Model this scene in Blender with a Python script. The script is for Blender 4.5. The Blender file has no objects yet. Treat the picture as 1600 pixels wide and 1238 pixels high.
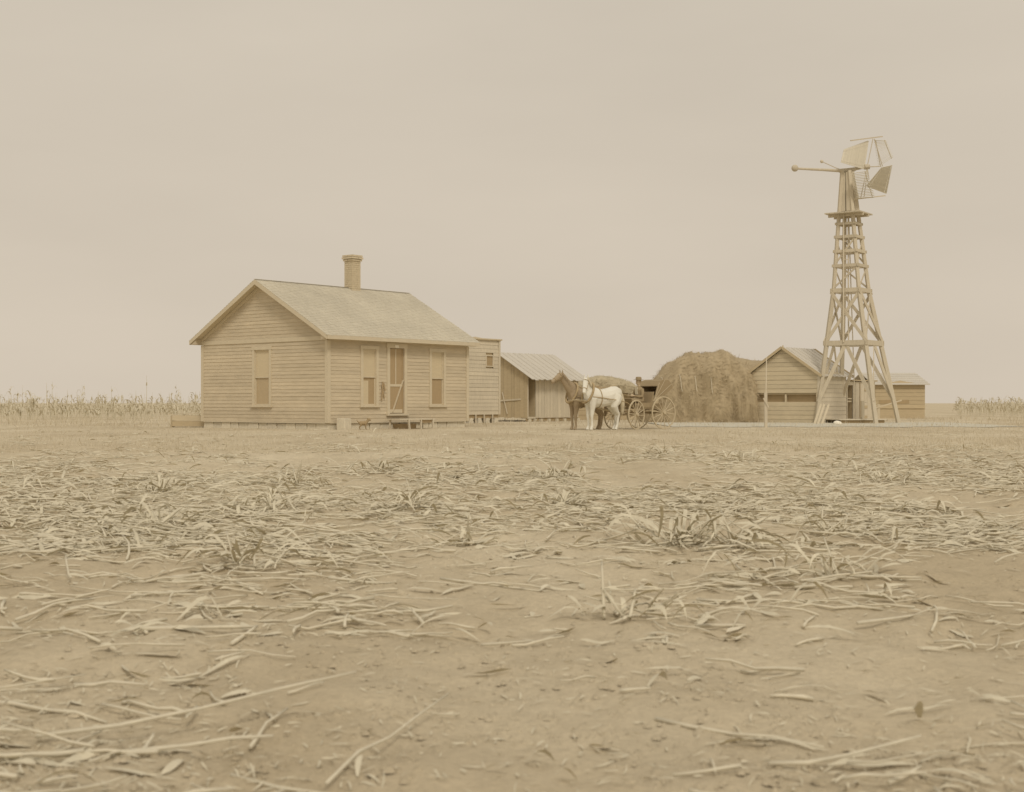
import bpy, bmesh, math, random
import numpy as np
from mathutils import Vector, Matrix, Quaternion

random.seed(7)
rng = np.random.default_rng(7)
SC = bpy.context.scene
COL = SC.collection
F = 2100.0          # focal length in photo pixels (1600 wide)
CAMZ = 0.85
HOR = 630.0

# ------------------------------------------------------------------ camera
cd = bpy.data.cameras.new('camera')
cam = bpy.data.objects.new('camera', cd)
COL.objects.link(cam)
cam.location = (0, 0, CAMZ)
cam.rotation_euler = (math.radians(90), 0, 0)
cd.sensor_width = 36.0
cd.lens = 36.0 * F / 1600.0
cd.shift_y = (HOR - 619.0) / 1600.0
cd.clip_start = 0.1
cd.clip_end = 9000
cd.dof.use_dof = True
cd.dof.focus_distance = 42.0
cd.dof.aperture_fstop = 3.8
SC.camera = cam

# ------------------------------------------------------------------ light
SUN_EL = math.radians(47)
SUN_DIR = Vector((0.22, -0.97, 0)).normalized()      # horizontal direction towards the sun
w = bpy.data.worlds.new('World')
SC.world = w
w.use_nodes = True
nt = w.node_tree
nt.nodes.clear()
out = nt.nodes.new('ShaderNodeOutputWorld')
bg = nt.nodes.new('ShaderNodeBackground')
sky = nt.nodes.new('ShaderNodeTexSky')
sky.sky_type = 'NISHITA'
sky.sun_disc = False
sky.sun_elevation = SUN_EL
sky.sun_rotation = math.atan2(SUN_DIR.x, SUN_DIR.y)
sky.dust_density = 5.0
bw = nt.nodes.new('ShaderNodeRGBToBW')
mul = nt.nodes.new('ShaderNodeMath'); mul.operation = 'MULTIPLY_ADD'
mul.inputs[1].default_value = 0.03; mul.inputs[2].default_value = 6.15
mn = nt.nodes.new('ShaderNodeMath'); mn.operation = 'MINIMUM'; mn.inputs[1].default_value = 6.7
tint = nt.nodes.new('ShaderNodeMixRGB'); tint.blend_type = 'MULTIPLY'; tint.inputs[0].default_value = 1
tint.inputs[2].default_value = (1.0, 0.885, 0.745, 1)
nt.links.new(sky.outputs[0], bw.inputs[0])
nt.links.new(bw.outputs[0], mul.inputs[0])
nt.links.new(mul.outputs[0], mn.inputs[0])
nt.links.new(mn.outputs[0], tint.inputs[1])
# high thin overcast: a little greyer overhead, warm and milky at the horizon, faint uneven cloud
wtc = nt.nodes.new('ShaderNodeTexCoord')
sep = nt.nodes.new('ShaderNodeSeparateXYZ'); nt.links.new(wtc.outputs['Generated'], sep.inputs[0])
wr = nt.nodes.new('ShaderNodeMapRange'); wr.inputs[1].default_value = 0.0; wr.inputs[2].default_value = 0.35
nt.links.new(sep.outputs[2], wr.inputs[0])
grad = nt.nodes.new('ShaderNodeMixRGB')
grad.inputs[1].default_value = (1.03, 0.895, 0.725, 1); grad.inputs[2].default_value = (0.985, 0.88, 0.728, 1)
nt.links.new(wr.outputs[0], grad.inputs[0]); nt.links.new(grad.outputs[0], tint.inputs[2])
wm_ = nt.nodes.new('ShaderNodeMapping'); wm_.inputs['Scale'].default_value = (1, 1, 3.5)
nt.links.new(wtc.outputs['Generated'], wm_.inputs[0])
wn = nt.nodes.new('ShaderNodeTexNoise'); wn.inputs['Scale'].default_value = 3.0; wn.inputs['Detail'].default_value = 5
nt.links.new(wm_.outputs[0], wn.inputs['Vector'])
wc = nt.nodes.new('ShaderNodeMapRange'); wc.inputs[1].default_value = 0.3; wc.inputs[2].default_value = 0.7
wc.inputs[3].default_value = 0.965; wc.inputs[4].default_value = 1.035
nt.links.new(wn.outputs[0], wc.inputs[0])
wv = nt.nodes.new('ShaderNodeVectorMath'); wv.operation = 'SCALE'
nt.links.new(tint.outputs[0], wv.inputs[0]); nt.links.new(wc.outputs[0], wv.inputs['Scale'])
nt.links.new(wv.outputs[0], bg.inputs[0])
bg.inputs[1].default_value = 0.1
nt.links.new(bg.outputs[0], out.inputs[0])

sd = bpy.data.lights.new('sun', 'SUN')
sun = bpy.data.objects.new('sun', sd)
COL.objects.link(sun)
sd.energy = 1.3
sd.angle = math.radians(14)
sd.color = (1.0, 0.90, 0.76)
sv = Vector((SUN_DIR.x * math.cos(SUN_EL), SUN_DIR.y * math.cos(SUN_EL), math.sin(SUN_EL)))
sun.rotation_euler = sv.to_track_quat('Z', 'Y').to_euler()

SC.view_settings.view_transform = 'Standard'
SC.view_settings.look = 'None'
SC.view_settings.exposure = 0.0
SC.view_settings.gamma = 1.0
SC.view_settings.use_curve_mapping = False
SC.render.engine = 'CYCLES'

# ------------------------------------------------------------------ materials
def lin(c):
    c = c / 255.0
    return c / 12.92 if c <= 0.04045 else ((c + 0.055) / 1.055) ** 2.4

def alb(rgb, e=1.0):
    """surface colour of a thing that looks rgb under the day's light of strength e"""
    t = (1.0, 0.885, 0.745)
    a = [min(0.9, lin(c) / (e * k)) for c, k in zip(rgb, t)]
    return (a[0], min(0.9, a[1] * 1.01), min(0.9, a[2] * 1.04), 1)

MATS = {}
def mat(name, rgb, e=1.0, rough=0.85, var=0.12, scale=(4, 4, 4), bump=0.3, bdist=0.01, obj_var=0.08, detail=6.0,
        patch=0.0, patch_scale=0.6, spec=0.2):
    m = bpy.data.materials.new(name)
    m.use_nodes = True
    n = m.node_tree.nodes; l = m.node_tree.links
    b = n['Principled BSDF']
    base = alb(rgb, e)
    tc = n.new('ShaderNodeTexCoord')
    mp = n.new('ShaderNodeMapping'); mp.inputs['Scale'].default_value = scale
    l.new(tc.outputs['Object'], mp.inputs[0])
    ns = n.new('ShaderNodeTexNoise'); ns.inputs['Scale'].default_value = 1.0
    ns.inputs['Detail'].default_value = detail; ns.inputs['Roughness'].default_value = 0.65
    l.new(mp.outputs[0], ns.inputs['Vector'])
    # value = 1 + var*(noise-.5)*2 + obj_var*(rand-.5)*2 + patch
    mr = n.new('ShaderNodeMapRange'); mr.inputs[1].default_value = 0.25; mr.inputs[2].default_value = 0.75
    mr.inputs[3].default_value = 1 - var; mr.inputs[4].default_value = 1 + var
    l.new(ns.outputs[0], mr.inputs[0])
    oi = n.new('ShaderNodeObjectInfo')
    mo = n.new('ShaderNodeMapRange'); mo.inputs[3].default_value = 1 - obj_var; mo.inputs[4].default_value = 1 + obj_var
    l.new(oi.outputs['Random'], mo.inputs[0])
    mm = n.new('ShaderNodeMath'); mm.operation = 'MULTIPLY'
    l.new(mr.outputs[0], mm.inputs[0]); l.new(mo.outputs[0], mm.inputs[1])
    last = mm
    if patch > 0:
        n2 = n.new('ShaderNodeTexNoise'); n2.inputs['Scale'].default_value = patch_scale
        n2.inputs['Detail'].default_value = 4
        l.new(tc.outputs['Object'], n2.inputs['Vector'])
        m2 = n.new('ShaderNodeMapRange'); m2.inputs[1].default_value = 0.3; m2.inputs[2].default_value = 0.7
        m2.inputs[3].default_value = 1 - patch; m2.inputs[4].default_value = 1 + patch
        l.new(n2.outputs[0], m2.inputs[0])
        m3 = n.new('ShaderNodeMath'); m3.operation = 'MULTIPLY'
        l.new(last.outputs[0], m3.inputs[0]); l.new(m2.outputs[0], m3.inputs[1])
        last = m3
    mx = n.new('ShaderNodeVectorMath'); mx.operation = 'SCALE'
    mx.inputs[0].default_value = base[:3]
    l.new(last.outputs[0], mx.inputs['Scale'])
    l.new(mx.outputs[0], b.inputs['Base Color'])
    b.inputs['Roughness'].default_value = rough
    b.inputs['Specular IOR Level'].default_value = spec
    if bump > 0:
        bp = n.new('ShaderNodeBump'); bp.inputs['Strength'].default_value = bump
        bp.inputs['Distance'].default_value = bdist
        l.new(ns.outputs[0], bp.inputs['Height'])
        l.new(bp.outputs[0], b.inputs['Normal'])
    MATS[name] = m
    return m

M_SIDING = mat('painted_siding', (184, 163, 130), 0.80, scale=(2.2, 2.2, 16), var=0.12, obj_var=0.06, patch=0.06)
M_TRIM = mat('pale_trim', (189, 169, 136), 0.80, scale=(5, 5, 5), var=0.06, obj_var=0.02)
M_SHINGLE = mat('weathered_shingle', (199, 182, 152), 0.99, scale=(9, 3, 3), var=0.12, obj_var=0.0, patch=0.07)
M_BRICK = mat('chimney_brick', (183, 162, 128), 0.80, scale=(12, 12, 12), var=0.12)
M_MORTAR = mat('mortar', (192, 172, 136), 0.85, scale=(12, 12, 12), var=0.1)
M_STONE = mat('pale_stone', (196, 178, 147), 0.85, scale=(9, 9, 9), var=0.14, bump=0.6, bdist=0.02, obj_var=0.07)
M_WOOD = mat('pale_weathered_wood', (194, 175, 144), 0.85, scale=(12, 12, 3), var=0.09, obj_var=0.06, patch=0.06)
M_BARN = mat('barn_board', (184, 163, 128), 0.80, scale=(3, 3, 12), var=0.08, obj_var=0.05, patch=0.06)
M_BARNROOF = mat('barn_roof_board', (203, 187, 162), 1.02, scale=(3, 3, 3), var=0.05, obj_var=0.03)
M_MILL = mat('mill_timber', (188, 169, 138), 0.84, scale=(14, 14, 3), var=0.1, obj_var=0.05)
M_VANE = mat('mill_slat', (196, 180, 152), 0.84, scale=(10, 10, 10), var=0.06, obj_var=0.04)
M_DARK = mat('dim_interior', (160, 134, 96), 0.85, scale=(3, 3, 3), var=0.08, obj_var=0.0)  # flat dark tone painted for shade in openings and under floors; also dark details
M_SCREEN = mat('door_screen', (150, 125, 90), 0.70, scale=(30, 30, 3), var=0.06, obj_var=0.0)
M_GLASS = mat('window_pane', (158, 135, 100), 0.70, rough=0.25, scale=(3, 3, 3), var=0.06, bump=0, obj_var=0.03, spec=0.3)
M_BLIND = mat('window_blind', (178, 157, 122), 0.70, scale=(3, 3, 20), var=0.05, bump=0, obj_var=0.02)
M_HAY = mat('hay', (168, 145, 109), 0.85, scale=(7, 7, 3), var=0.08, bump=0.6, bdist=0.05, patch=0.08)
M_HAYSTRAND = mat('hay_strand', (169, 146, 110), 0.86, scale=(2, 2, 2), var=0.2, bump=0, obj_var=0)
M_STRAW = mat('straw', (185, 164, 127), 0.95, scale=(6, 6, 4), var=0.12, bump=0.8, bdist=0.06, patch=0.06)
M_STALK = mat('dry_cornstalk', (205, 187, 154), 0.93, scale=(9, 9, 9), var=0.16, bump=0, obj_var=0.03, rough=0.7)
M_LEAF = mat('dry_cornleaf', (202, 184, 150), 0.93, scale=(9, 9, 9), var=0.18, bump=0, obj_var=0.03, rough=0.7)
M_GRASS = mat('dry_grass', (196, 176, 142), 0.92, scale=(2, 2, 2), var=0.15, bump=0, obj_var=0)
M_FARCORN = mat('standing_corn', (196, 178, 145), 0.9, scale=(2, 2, 2), var=0.12, bump=0, obj_var=0)
M_WHITEHORSE = mat('white_horse_coat', (214, 200, 174), 0.86, scale=(5, 5, 5), var=0.05, bump=0.1, obj_var=0, patch=0.04, patch_scale=2)
M_DARKHORSE = mat('dark_horse_coat', (154, 131, 99), 0.84, scale=(5, 5, 5), var=0.08, bump=0.1, obj_var=0)
M_LEATHER = mat('harness_leather', (166, 140, 100), 0.85, scale=(9, 9, 9), var=0.1, bump=0.1, obj_var=0, rough=0.6)
M_MANE = mat('pale_mane', (190, 170, 135), 0.85, scale=(30, 30, 5), var=0.15, obj_var=0)
M_HOOD = mat('buggy_hood_leather', (158, 134, 98), 0.98, scale=(9, 9, 9), var=0.08, obj_var=0)
M_BUGGY = mat('buggy_paint', (160, 136, 100), 0.98, scale=(9, 9, 9), var=0.08, obj_var=0)
M_RIM = mat('wheel_paint', (180, 159, 124), 0.80, scale=(9, 9, 9), var=0.06, obj_var=0.02)
M_COAT = mat('driver_coat', (158, 134, 98), 0.98, scale=(20, 20, 20), var=0.08, obj_var=0)
M_SHIRT = mat('driver_shirt', (196, 178, 145), 0.85, scale=(20, 20, 20), var=0.06, obj_var=0)
M_SKIN = mat('skin', (188, 162, 126), 0.85, scale=(20, 20, 20), var=0.05, obj_var=0)
M_DOG = mat('dark_fur', (158, 132, 94), 0.90, scale=(40, 40, 40), var=0.12, obj_var=0)
M_SIGN = mat('white_plate', (212, 196, 168), 0.75, scale=(9, 9, 9), var=0.03, obj_var=0)
M_DIMWALL = mat('dim_board', (174, 151, 114), 0.80, scale=(3, 3, 12), var=0.08, obj_var=0.05)  # darker board tone; on the granary gable it stands in for shade

def ground_material():
    m = bpy.data.materials.new('dry_soil'); m.use_nodes = True
    n = m.node_tree.nodes; l = m.node_tree.links; b = n['Principled BSDF']
    tc = n.new('ShaderNodeTexCoord')
    def noise(scale, det=6, rough=0.6, sc=(1, 1, 1)):
        mp = n.new('ShaderNodeMapping'); mp.inputs['Scale'].default_value = sc
        l.new(tc.outputs['Object'], mp.inputs[0])
        t = n.new('ShaderNodeTexNoise'); t.inputs['Scale'].default_value = scale
        t.inputs['Detail'].default_value = det; t.inputs['Roughness'].default_value = rough
        l.new(mp.outputs[0], t.inputs['Vector']); return t
    a = noise(0.35, 5, 0.55, (1, 0.45, 1)); c = noise(3.0, 8, 0.7); d = noise(26.0, 6, 0.7)
    r1 = n.new('ShaderNodeValToRGB')
    r1.color_ramp.elements[0].position = 0.36; r1.color_ramp.elements[1].position = 0.66
    r1.color_ramp.elements[0].color = alb((181, 159, 124), 0.90)
    r1.color_ramp.elements[1].color = alb((200, 179, 144), 0.90)
    l.new(a.outputs[0], r1.inputs[0])
    def scaled(src, tex, lo, hi, v):
        mr = n.new('ShaderNodeMapRange'); mr.inputs[1].default_value = lo; mr.inputs[2].default_value = hi
        mr.inputs[3].default_value = 1 - v; mr.inputs[4].default_value = 1 + v
        l.new(tex.outputs[0], mr.inputs[0])
        s = n.new('ShaderNodeVectorMath'); s.operation = 'SCALE'
        l.new(src, s.inputs[0]); l.new(mr.outputs[0], s.inputs['Scale']); return s.outputs[0]
    o1 = scaled(r1.outputs[0], c, 0.3, 0.7, 0.09)
    o2 = scaled(o1, d, 0.3, 0.7, 0.10)
    l.new(o2, b.inputs['Base Color'])
    b.inputs['Roughness'].default_value = 0.95; b.inputs['Specular IOR Level'].default_value = 0.1
    add = n.new('ShaderNodeMath'); add.operation = 'MULTIPLY_ADD'; add.inputs[1].default_value = 0.35
    l.new(d.outputs[0], add.inputs[0]); l.new(c.outputs[0], add.inputs[2])
    bp = n.new('ShaderNodeBump'); bp.inputs['Strength'].default_value = 0.75; bp.inputs['Distance'].default_value = 0.06
    l.new(add.outputs[0], bp.inputs['Height']); l.new(bp.outputs[0], b.inputs['Normal'])
    return m
M_SOIL = ground_material()
M_SUNLITGROUND = mat('painted_sunlit_ground', (206, 191, 162), 0.98, scale=(1.5, 1.5, 1.5), var=0.08, bump=0.2)  # ground colour brightened to stand in for sunlight on the strip

# ------------------------------------------------------------------ helpers
def link(o, parent=None):
    COL.objects.link(o)
    if parent is not None:
        o.parent = parent
    return o

def tag(o, label=None, cat=None, group=None, kind=None):
    if label: o['label'] = label
    if cat: o['category'] = cat
    if group: o['group'] = group
    if kind: o['kind'] = kind
    return o

def empty(name, loc, rz=0.0):
    o = bpy.data.objects.new(name, None)
    o.empty_display_size = 0.3
    o.location = loc; o.rotation_euler = (0, 0, rz)
    return link(o)

class MB:
    """collects simple solids into one mesh"""
    def __init__(s): s.v = []; s.f = []
    def add(s, vs, fs):
        k = len(s.v); s.v += [tuple(v) for v in vs]; s.f += [tuple(i + k for i in f) for f in fs]; return s
    def box(s, x0, x1, y0, y1, z0, z1, mp=None):
        vs = [(x0, y0, z0), (x1, y0, z0), (x1, y1, z0), (x0, y1, z0), (x0, y0, z1), (x1, y0, z1), (x1, y1, z1), (x0, y1, z1)]
        if mp: vs = [mp(*v) for v in vs]
        return s.add(vs, [(0, 3, 2, 1), (4, 5, 6, 7), (0, 1, 5, 4), (1, 2, 6, 5), (2, 3, 7, 6), (3, 0, 4, 7)])
    def hexa(s, vs):
        return s.add(vs, [(0, 3, 2, 1), (4, 5, 6, 7), (0, 1, 5, 4), (1, 2, 6, 5), (2, 3, 7, 6), (3, 0, 4, 7)])
    def bar(s, p, q, wd, ht, up=(0, 0, 1)):
        p = Vector(p); q = Vector(q); d = (q - p).normalized(); up = Vector(up)
        if abs(d.dot(up)) > 0.98: up = Vector((1, 0, 0))
        a = d.cross(up).normalized() * wd / 2; b = a.normalized().cross(d).normalized() * ht / 2
        vs = [p - a - b, p + a - b, p + a + b, p - a + b, q - a - b, q + a - b, q + a + b, q - a + b]
        return s.hexa(vs)
    def tube(s, pts, rad, n=6, cap=True, ell=None):
        pts = [Vector(p) for p in pts]
        if not hasattr(rad, '__len__'): rad = [rad] * len(pts)
        k = len(s.v); prev = None
        for i, p in enumerate(pts):
            if i == 0: d = pts[1] - p
            elif i == len(pts) - 1: d = p - pts[i - 1]
            else: d = pts[i + 1] - pts[i - 1]
            d.normalize()
            ref = Vector((0, 1, 0)) if abs(d.y) < 0.9 else Vector((0, 0, 1))
            a = d.cross(ref).normalized(); b = d.cross(a).normalized()
            ra = rad[i]; rb = ra * (ell[i] if ell else 1)
            for j in range(n):
                t = 2 * math.pi * j / n
                s.v.append(tuple(p + a * (ra * math.cos(t)) + b * (rb * math.sin(t))))
        for i in range(len(pts) - 1):
            for j in range(n):
                s.f.append((k + i * n + j, k + i * n + (j + 1) % n, k + (i + 1) * n + (j + 1) % n, k + (i + 1) * n + j))
        if cap:
            s.f.append(tuple(k + j for j in range(n))[::-1])
            s.f.append(tuple(k + (len(pts) - 1) * n + j for j in range(n)))
        return s
    def ball(s, c, r, sx=1, sy=1, sz=1, n=10, m=7):
        k = len(s.v); c = Vector(c)
        for i in range(m + 1):
            ph = math.pi * i / m
            for j in range(n):
                t = 2 * math.pi * j / n
                s.v.append((c.x + r * sx * math.sin(ph) * math.cos(t), c.y + r * sy * math.sin(ph) * math.sin(t), c.z + r * sz * math.cos(ph)))
        for i in range(m):
            for j in range(n):
                s.f.append((k + i * n + j, k + (i + 1) * n + j, k + (i + 1) * n + (j + 1) % n, k + i * n + (j + 1) % n))
        return s
    def prism(s, poly, fn, a, b):
        """poly: 2D points; fn(u, v, w)->3D; extruded from w=a to w=b"""
        n = len(poly); vs = [fn(u, v, a) for u, v in poly] + [fn(u, v, b) for u, v in poly]
        fs = [tuple(range(n))[::-1], tuple(range(n, 2 * n))] + [(i, (i + 1) % n, n + (i + 1) % n, n + i) for i in range(n)]
        return s.add(vs, fs)
    def mesh(s, name, m=None, smooth=False, weld=False):
        me = bpy.data.meshes.new(name)
        me.from_pydata(s.v, [], s.f)
        bm = bmesh.new(); bm.from_mesh(me)
        if weld: bmesh.ops.remove_doubles(bm, verts=bm.verts, dist=1e-5)
        bmesh.ops.recalc_face_normals(bm, faces=bm.faces)
        bm.to_mesh(me); bm.free()
        if m: me.materials.append(m)
        if smooth: me.polygons.foreach_set('use_smooth', [True] * len(me.polygons))
        return me
    def build(s, name, m, parent=None, smooth=False, weld=False, kind=None):
        o = bpy.data.objects.new(name, s.mesh(name, m, smooth, weld))
        link(o, parent)
        if kind: o['kind'] = kind
        return o

def jit(a): return random.uniform(-a, a)

def remesh_object(name, mb, m, parent, voxel, smooth_it=3):
    """fuse overlapping limbs into one continuous skin"""
    me = mb.mesh(name, m)
    o = bpy.data.objects.new(name, me); COL.objects.link(o)
    r = o.modifiers.new('r', 'REMESH'); r.mode = 'VOXEL'; r.voxel_size = voxel; r.use_smooth_shade = True
    s = o.modifiers.new('s', 'SMOOTH'); s.iterations = smooth_it; s.factor = 0.5
    dg = bpy.context.evaluated_depsgraph_get(); dg.update()
    me2 = bpy.data.meshes.new_from_object(o.evaluated_get(dg))
    me2.name = name
    if not me2.materials: me2.materials.append(m)
    o.modifiers.clear(); o.data = me2
    o.parent = parent
    return o

# ------------------------------------------------------------------ terrain
def vnoise(x, y, seed):
    x = np.asarray(x, float); y = np.asarray(y, float)
    xi = np.floor(x); yi = np.floor(y); fx = x - xi; fy = y - yi
    def h(a, b):
        t = np.sin(a * 127.1 + b * 311.7 + seed * 74.7) * 43758.5453
        return t - np.floor(t)
    ux = fx * fx * (3 - 2 * fx); uy = fy * fy * (3 - 2 * fy)
    return (h(xi, yi) * (1 - ux) + h(xi + 1, yi) * ux) * (1 - uy) + (h(xi, yi + 1) * (1 - ux) + h(xi + 1, yi + 1) * ux) * uy

def gh(x, y):
    """ground height: the field falls a little towards the camera"""
    x = np.asarray(x, float); y = np.asarray(y, float)
    t = np.clip((y - 3) / 31.0, 0, 1); t = t * t * (3 - 2 * t)
    base = -0.42 * (1 - t)
    rough = (vnoise(x * 1.3, y * 1.3, 1) - 0.5) * 0.05 + (vnoise(x * 3.7, y * 3.7, 2) - 0.5) * 0.045 + (vnoise(x * 9, y * 9, 3) - 0.5) * 0.035
    amp = np.clip((38 - y) / 12.0, 0.12, 1)
    rows = 0.012 * np.sin(y * 5.9 + 0.8 * np.sin(x * 0.4))
    return base + (rough + rows) * amp

def spread(lo, hi, step, far, grow=1.16):
    a = list(np.arange(lo, hi + 1e-6, step)); st = step; v = hi
    while v < far: st *= grow; v += st; a.append(v)
    st = step; v = lo; b = []
    while v > -far: st *= grow; v -= st; b.append(v)
    return np.array(b[::-1] + a)
xs = spread(-11, 11, 0.10, 2500)
ys = spread(2.5, 34, 0.10, 4500)
ys = ys[ys > -200]
X, Y = np.meshgrid(xs, ys)
Z = gh(X, Y)
nx, ny = len(xs), len(ys)
co = np.stack([X.ravel(), Y.ravel(), Z.ravel()], 1)
i = np.arange(ny - 1)[:, None] * nx + np.arange(nx - 1)[None, :]
faces = np.stack([i, i + 1, i + nx + 1, i + nx], -1).reshape(-1, 4)
def np_mesh(name, verts, quads, m, smooth=False):
    me = bpy.data.meshes.new(name)
    nq = len(quads); k = quads.shape[1]
    me.vertices.add(len(verts)); me.vertices.foreach_set('co', np.ascontiguousarray(verts, dtype=np.float32).ravel())
    me.loops.add(nq * k); me.loops.foreach_set('vertex_index', np.ascontiguousarray(quads, dtype=np.int32).ravel())
    me.polygons.add(nq); me.polygons.foreach_set('loop_start', np.arange(0, nq * k, k, dtype=np.int32))
    try: me.polygons.foreach_set('loop_total', np.full(nq, k, dtype=np.int32))
    except Exception: pass
    me.update(calc_edges=True); me.validate()
    me.materials.append(m)
    if smooth: me.polygons.foreach_set('use_smooth', np.ones(nq, dtype=bool))
    return me
g = bpy.data.objects.new('ground', np_mesh('ground', co, faces, M_SOIL, True)); link(g)
g['kind'] = 'structure'

def gz(x, y): return float(gh(x, y))
def at_ground(px, py):
    """point on the field seen at photo pixel px, py"""
    k = (py - HOR) / F; d = 6.0
    for _ in range(60):
        x = (px - 800) / F * d
        h = CAMZ - gz(x, d)
        d += (h / k - d) * 0.5
    return Vector(((px - 800) / F * d, d, 0))

# bright ground strip before the haystack, its sunlight painted into the colour
mb = MB(); L = []
for k in range(41):
    x = 5.7 + k * 0.32
    a = 47.6 + 0.5 * math.sin(k * 0.7) + jit(0.4); b = 57.0
    L.append((x, a, b))
for k in range(40):
    (x0, a0, b0), (x1, a1, b1) = L[k], L[k + 1]
    mb.add([(x0, a0, 0.012), (x1, a1, 0.012), (x1, b1, 0.03), (x0, b0, 0.03)], [(0, 1, 2, 3)])
p = mb.build('sunlit_ground_strip', M_SUNLITGROUND); p['kind'] = 'structure'

# ------------------------------------------------------------------ farmhouse
RZ = math.atan2(0.773, 0.635)
HL, HW = 6.71, 6.33
SLOPE = 0.557; RIDGE = 4.92; MID = HW / 2
house = empty('farmhouse', (-5.83, 42.5, 0), RZ)
tag(house, 'one storey clapboard farmhouse with shingle gable roof and brick chimney', 'house')
def front(a, o, z): return (a, -o, z)
def gable(a, o, z): return (-o, a, z)
def roofz(y): return RIDGE - SLOPE * abs(y - MID)
# structural core
core = MB()
poly = [(0.06, 0.22), (HW - 0.06, 0.22), (HW - 0.06, roofz(0) - 0.14), (MID, RIDGE - 0.14), (0.06, roofz(0) - 0.14)]
core.prism(poly, lambda u, v, ww: (ww, u, v), 0.06, HL - 0.06)
core.build('wall', M_DIMWALL, house)

FRONT_OPEN = [(1.43, 2.24, 0.712, 2.718), (2.64, 3.58, 0.476, 2.84), (4.70, 5.53, 0.712, 2.718)]
GABLE_OPEN = [(2.68, 3.64, 0.712, 2.718)]
EXPO = 0.118
def clapboard(mp, a0, a1, b0, b1, z):
    """a = ends at the bottom edge, b = ends at the top edge"""
    zt = z + EXPO + 0.012
    m_ = MB(); th = 0.015 + jit(0.003); dz = jit(0.0015)
    vs = [mp(a0, -0.012, z + dz), mp(a1, -0.012, z + dz), mp(a1, th, z + dz), mp(a0, th, z + dz),
          mp(b0, -0.012, zt), mp(b1, -0.012, zt), mp(b1, 0.002, zt), mp(b0, 0.002, zt)]
    m_.hexa(vs); m_.build('clapboard', M_SIDING, house)
def row_segments(z, lo, hi, opens):
    segs = [(lo, hi)]
    for (a, b, z0, z1) in opens:
        if z + EXPO > z0 + 0.02 and z < z1 - 0.02:
            ns_ = []
            for s0, s1 in segs:
                if b <= s0 or a >= s1: ns_.append((s0, s1)); continue
                if a - s0 > 0.05: ns_.append((s0, a))
                if s1 - b > 0.05: ns_.append((b, s1))
            segs = ns_
    res = []
    for s0, s1 in segs:
        if s1 - s0 > 3.2 and random.random() < 0.8:
            c = random.uniform(s0 + 1, s1 - 1); res += [(s0, c - 0.002), (c + 0.002, s1)]
        else: res.append((s0, s1))
    return res
z = 0.24
while z < 2.82:
    for s0, s1 in row_segments(z, 0.10, HL - 0.10, FRONT_OPEN): clapboard(front, s0, s1, s0, s1, z)
    z += EXPO
z = 0.24
while z < RIDGE - 0.32:
    if 2.84 < z + EXPO and z < 2.99:
        z = 2.99 if z < 2.99 else z
    zz = z + EXPO + 0.012
    def lim(q):
        h_ = (RIDGE - 0.20 - q) / SLOPE
        return max(0.10, MID - h_), min(HW - 0.10, MID + h_)
    (l0, r0), (l1, r1) = lim(z), lim(zz)
    if r1 - l1 < 0.05: break
    if l0 <= 0.101:
        for s0, s1 in row_segments(z, l0, r0, GABLE_OPEN):
            clapboard(gable, s0, s1, max(s0, l1), min(s1, r1), z)
    else: clapboard(gable, l0, r0, l1, r1, z)
    z += EXPO
# corner boards, frieze, water table
def part(name, m_, mp, boxes, parent=house):
    b_ = MB()
    for (a0, a1, o0, o1, z0, z1) in boxes: b_.box(a0, a1, o0, o1, z0, z1, mp)
    return b_.build(name, m_, parent)
part('corner_board', M_TRIM, front, [(-0.034, 0.10, -0.01, 0.034, 0.22, 2.84)])
part('corner_board', M_TRIM, gable, [(-0.008, 0.10, -0.01, 0.031, 0.22, 2.84)])
part('corner_board', M_TRIM, front, [(HL - 0.10, HL + 0.034, -0.01, 0.034, 0.22, 2.84)])
part('corner_board', M_TRIM, gable, [(HW - 0.10, HW + 0.034, -0.01, 0.031, 0.22, 2.84)])
part('frieze_board', M_TRIM, gable, [(0.0, HW, 0.0, 0.032, 2.845, 2.985)])
part('frieze_board', M_TRIM, front, [(0.0, HL, -0.01, 0.030, 2.845, 2.885)])
part('sill_board', M_TRIM, front, [(0.0, HL, -0.02, 0.018, 0.20, 0.238)])
part('sill_board', M_TRIM, gable, [(0.0, HW, -0.02, 0.018, 0.20, 0.238)])

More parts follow.
